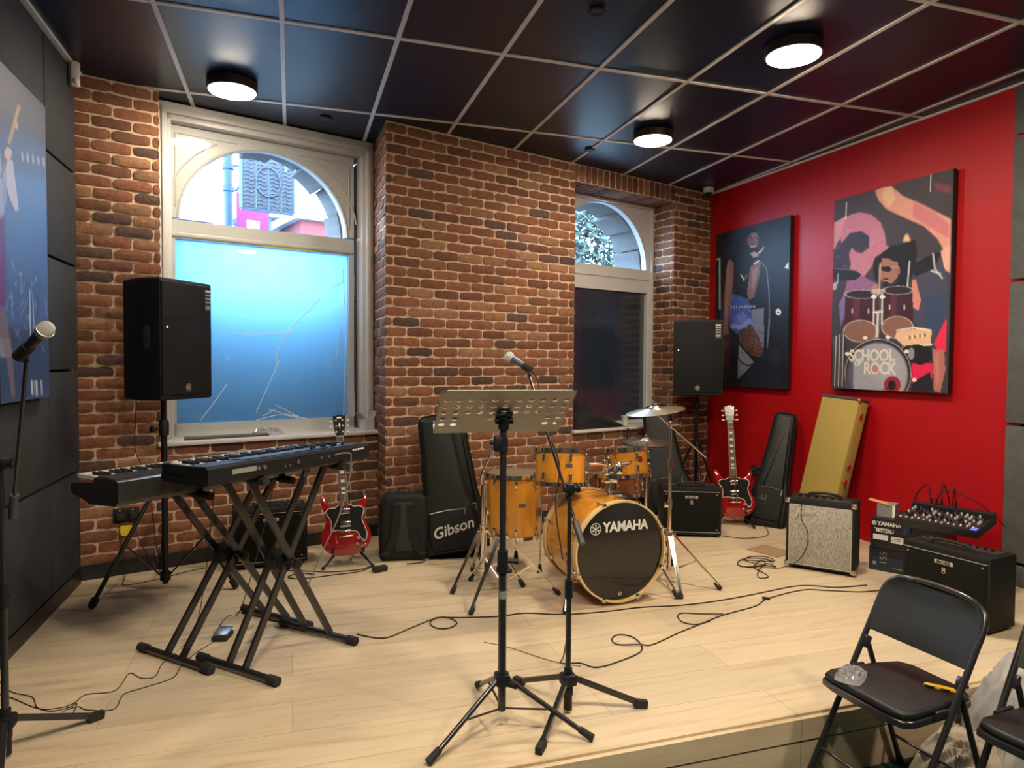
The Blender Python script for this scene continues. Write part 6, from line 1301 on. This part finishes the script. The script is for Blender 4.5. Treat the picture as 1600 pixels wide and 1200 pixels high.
cable('lead from the left socket trailing to the floor', [tuple(W(-1.68, .34, .36)), tuple(W(-1.69, .30, .25)), tuple(W(-1.66, .30, .10)), (-1.00, 4.80, .01), (-.974, 4.679), (-.80, 4.75), (-.66, 4.86), (-.55, 4.92)], .003)
cable('lead from the left socket to the loudspeaker above it', [tuple(W(-1.61, .34, .36)), tuple(W(-1.58, .30, .22)), tuple(W(-1.50, .28, .05)), tuple(W(-1.48, .22, .01)), tuple(W(-1.50, .27, .30)), tuple(W(-1.53, .28, .62)), tuple(W(-1.60, .27, .80)), tuple(W(-1.60, .25, 1.0)), (-.90, 4.70, 1.20)], .003)
cable('power lead below the red wall socket', [(s5.x - .04, s5.y - .03, .34), (s5.x - .06, s5.y - .04, .15), (s5.x - .10, s5.y - .10, .01), (3.98, 5.15), (3.75, 4.72), (3.60, 4.56), (3.40, 4.55), (3.28, 4.66)], .003)
cable('lead hanging from the top of the sparkle amplifier over its grille', [(3.31, 3.77, .49), (3.275, 3.75, .515), (3.243, 3.742, .47), (3.238, 3.738, .35), (3.262, 3.705, .27), (3.25, 3.70, .16), (3.20, 3.735, .06), (3.12, 3.80, .008), (3.05, 3.86)], .003)
cable('thin pale lead curving behind the music stand', [(.90, 3.22), (.998, 3.125), (1.116, 2.954), (1.19, 2.87), (1.25, 2.83)], .0022, m_=mat('tan_lead', (.20, .13, .09), .5))
t = thing('cable_tie', 'small knot of tape on the looping lead in mid stage', 'cable tie', (2.645, 3.33, .006), R(-38)); mb = MB(); mb.box((0, 0, .003), (.045, .018, .012), bev=.004); mb.build('tape', RUB, t)
t = thing('power_brick', 'black power adaptor on the floor between the guitar stand and rucksack', 'adaptor', (.55, 4.52, 0), R(20)); mb = MB(); mb.box((0, 0, .02), (.10, .05, .035), bev=.01); mb.build('case', RUB, t)

# ------------------------------------------------------------------ pieces of one part that stand apart become parts of their own
def separate(o, gap=.004):
    bm = bmesh.new(); bm.from_mesh(o.data); seen = set(); isl = []
    bm.verts.ensure_lookup_table()
    for v in bm.verts:
        if v.index in seen: continue
        st_, grp = [v], []
        seen.add(v.index)
        while st_:
            a = st_.pop(); grp.append(a.index)
            for e in a.link_edges:
                b_ = e.other_vert(a)
                if b_.index not in seen: seen.add(b_.index); st_.append(b_)
        co = [bm.verts[i].co for i in grp]; lo = [min(c[k] for c in co) - gap for k in range(3)]; hi = [max(c[k] for c in co) + gap for k in range(3)]
        isl.append([set(grp), lo, hi])
    done = False
    while not done:
        done = True
        for i in range(len(isl)):
            for j in range(i + 1, len(isl)):
                if all(isl[i][1][k] <= isl[j][2][k] and isl[j][1][k] <= isl[i][2][k] for k in range(3)):
                    isl[i][0] |= isl[j][0]; isl[i][1] = [min(p_) for p_ in zip(isl[i][1], isl[j][1])]; isl[i][2] = [max(p_) for p_ in zip(isl[i][2], isl[j][2])]; isl.pop(j); done = False; break
            if not done: break
    bm.free()
    if len(isl) < 2: return
    src = o.data
    for k, (g, _, _) in enumerate(isl):
        b2 = bmesh.new(); b2.from_mesh(src); bmesh.ops.delete(b2, geom=[v for v in b2.verts if v.index not in g], context='VERTS'); me = bpy.data.meshes.new(src.name); b2.to_mesh(me); b2.free()
        for m_ in src.materials: me.materials.append(m_)
        if k == 0: o.data = me
        else: c_ = o.copy(); c_.data = me; C.objects.link(c_)
for o in list(bpy.data.objects):
    if o.type == 'MESH' and o.parent and o.name.split('.')[0] in ('collar', 'pivot_bracket', 'end_block', 'socket', 'inlay', 'headstock_inlay', 'hand_grip', 'rear_logo', 'crossbar', 'control_knob', 'sign_bracket', 'handle'): separate(o)
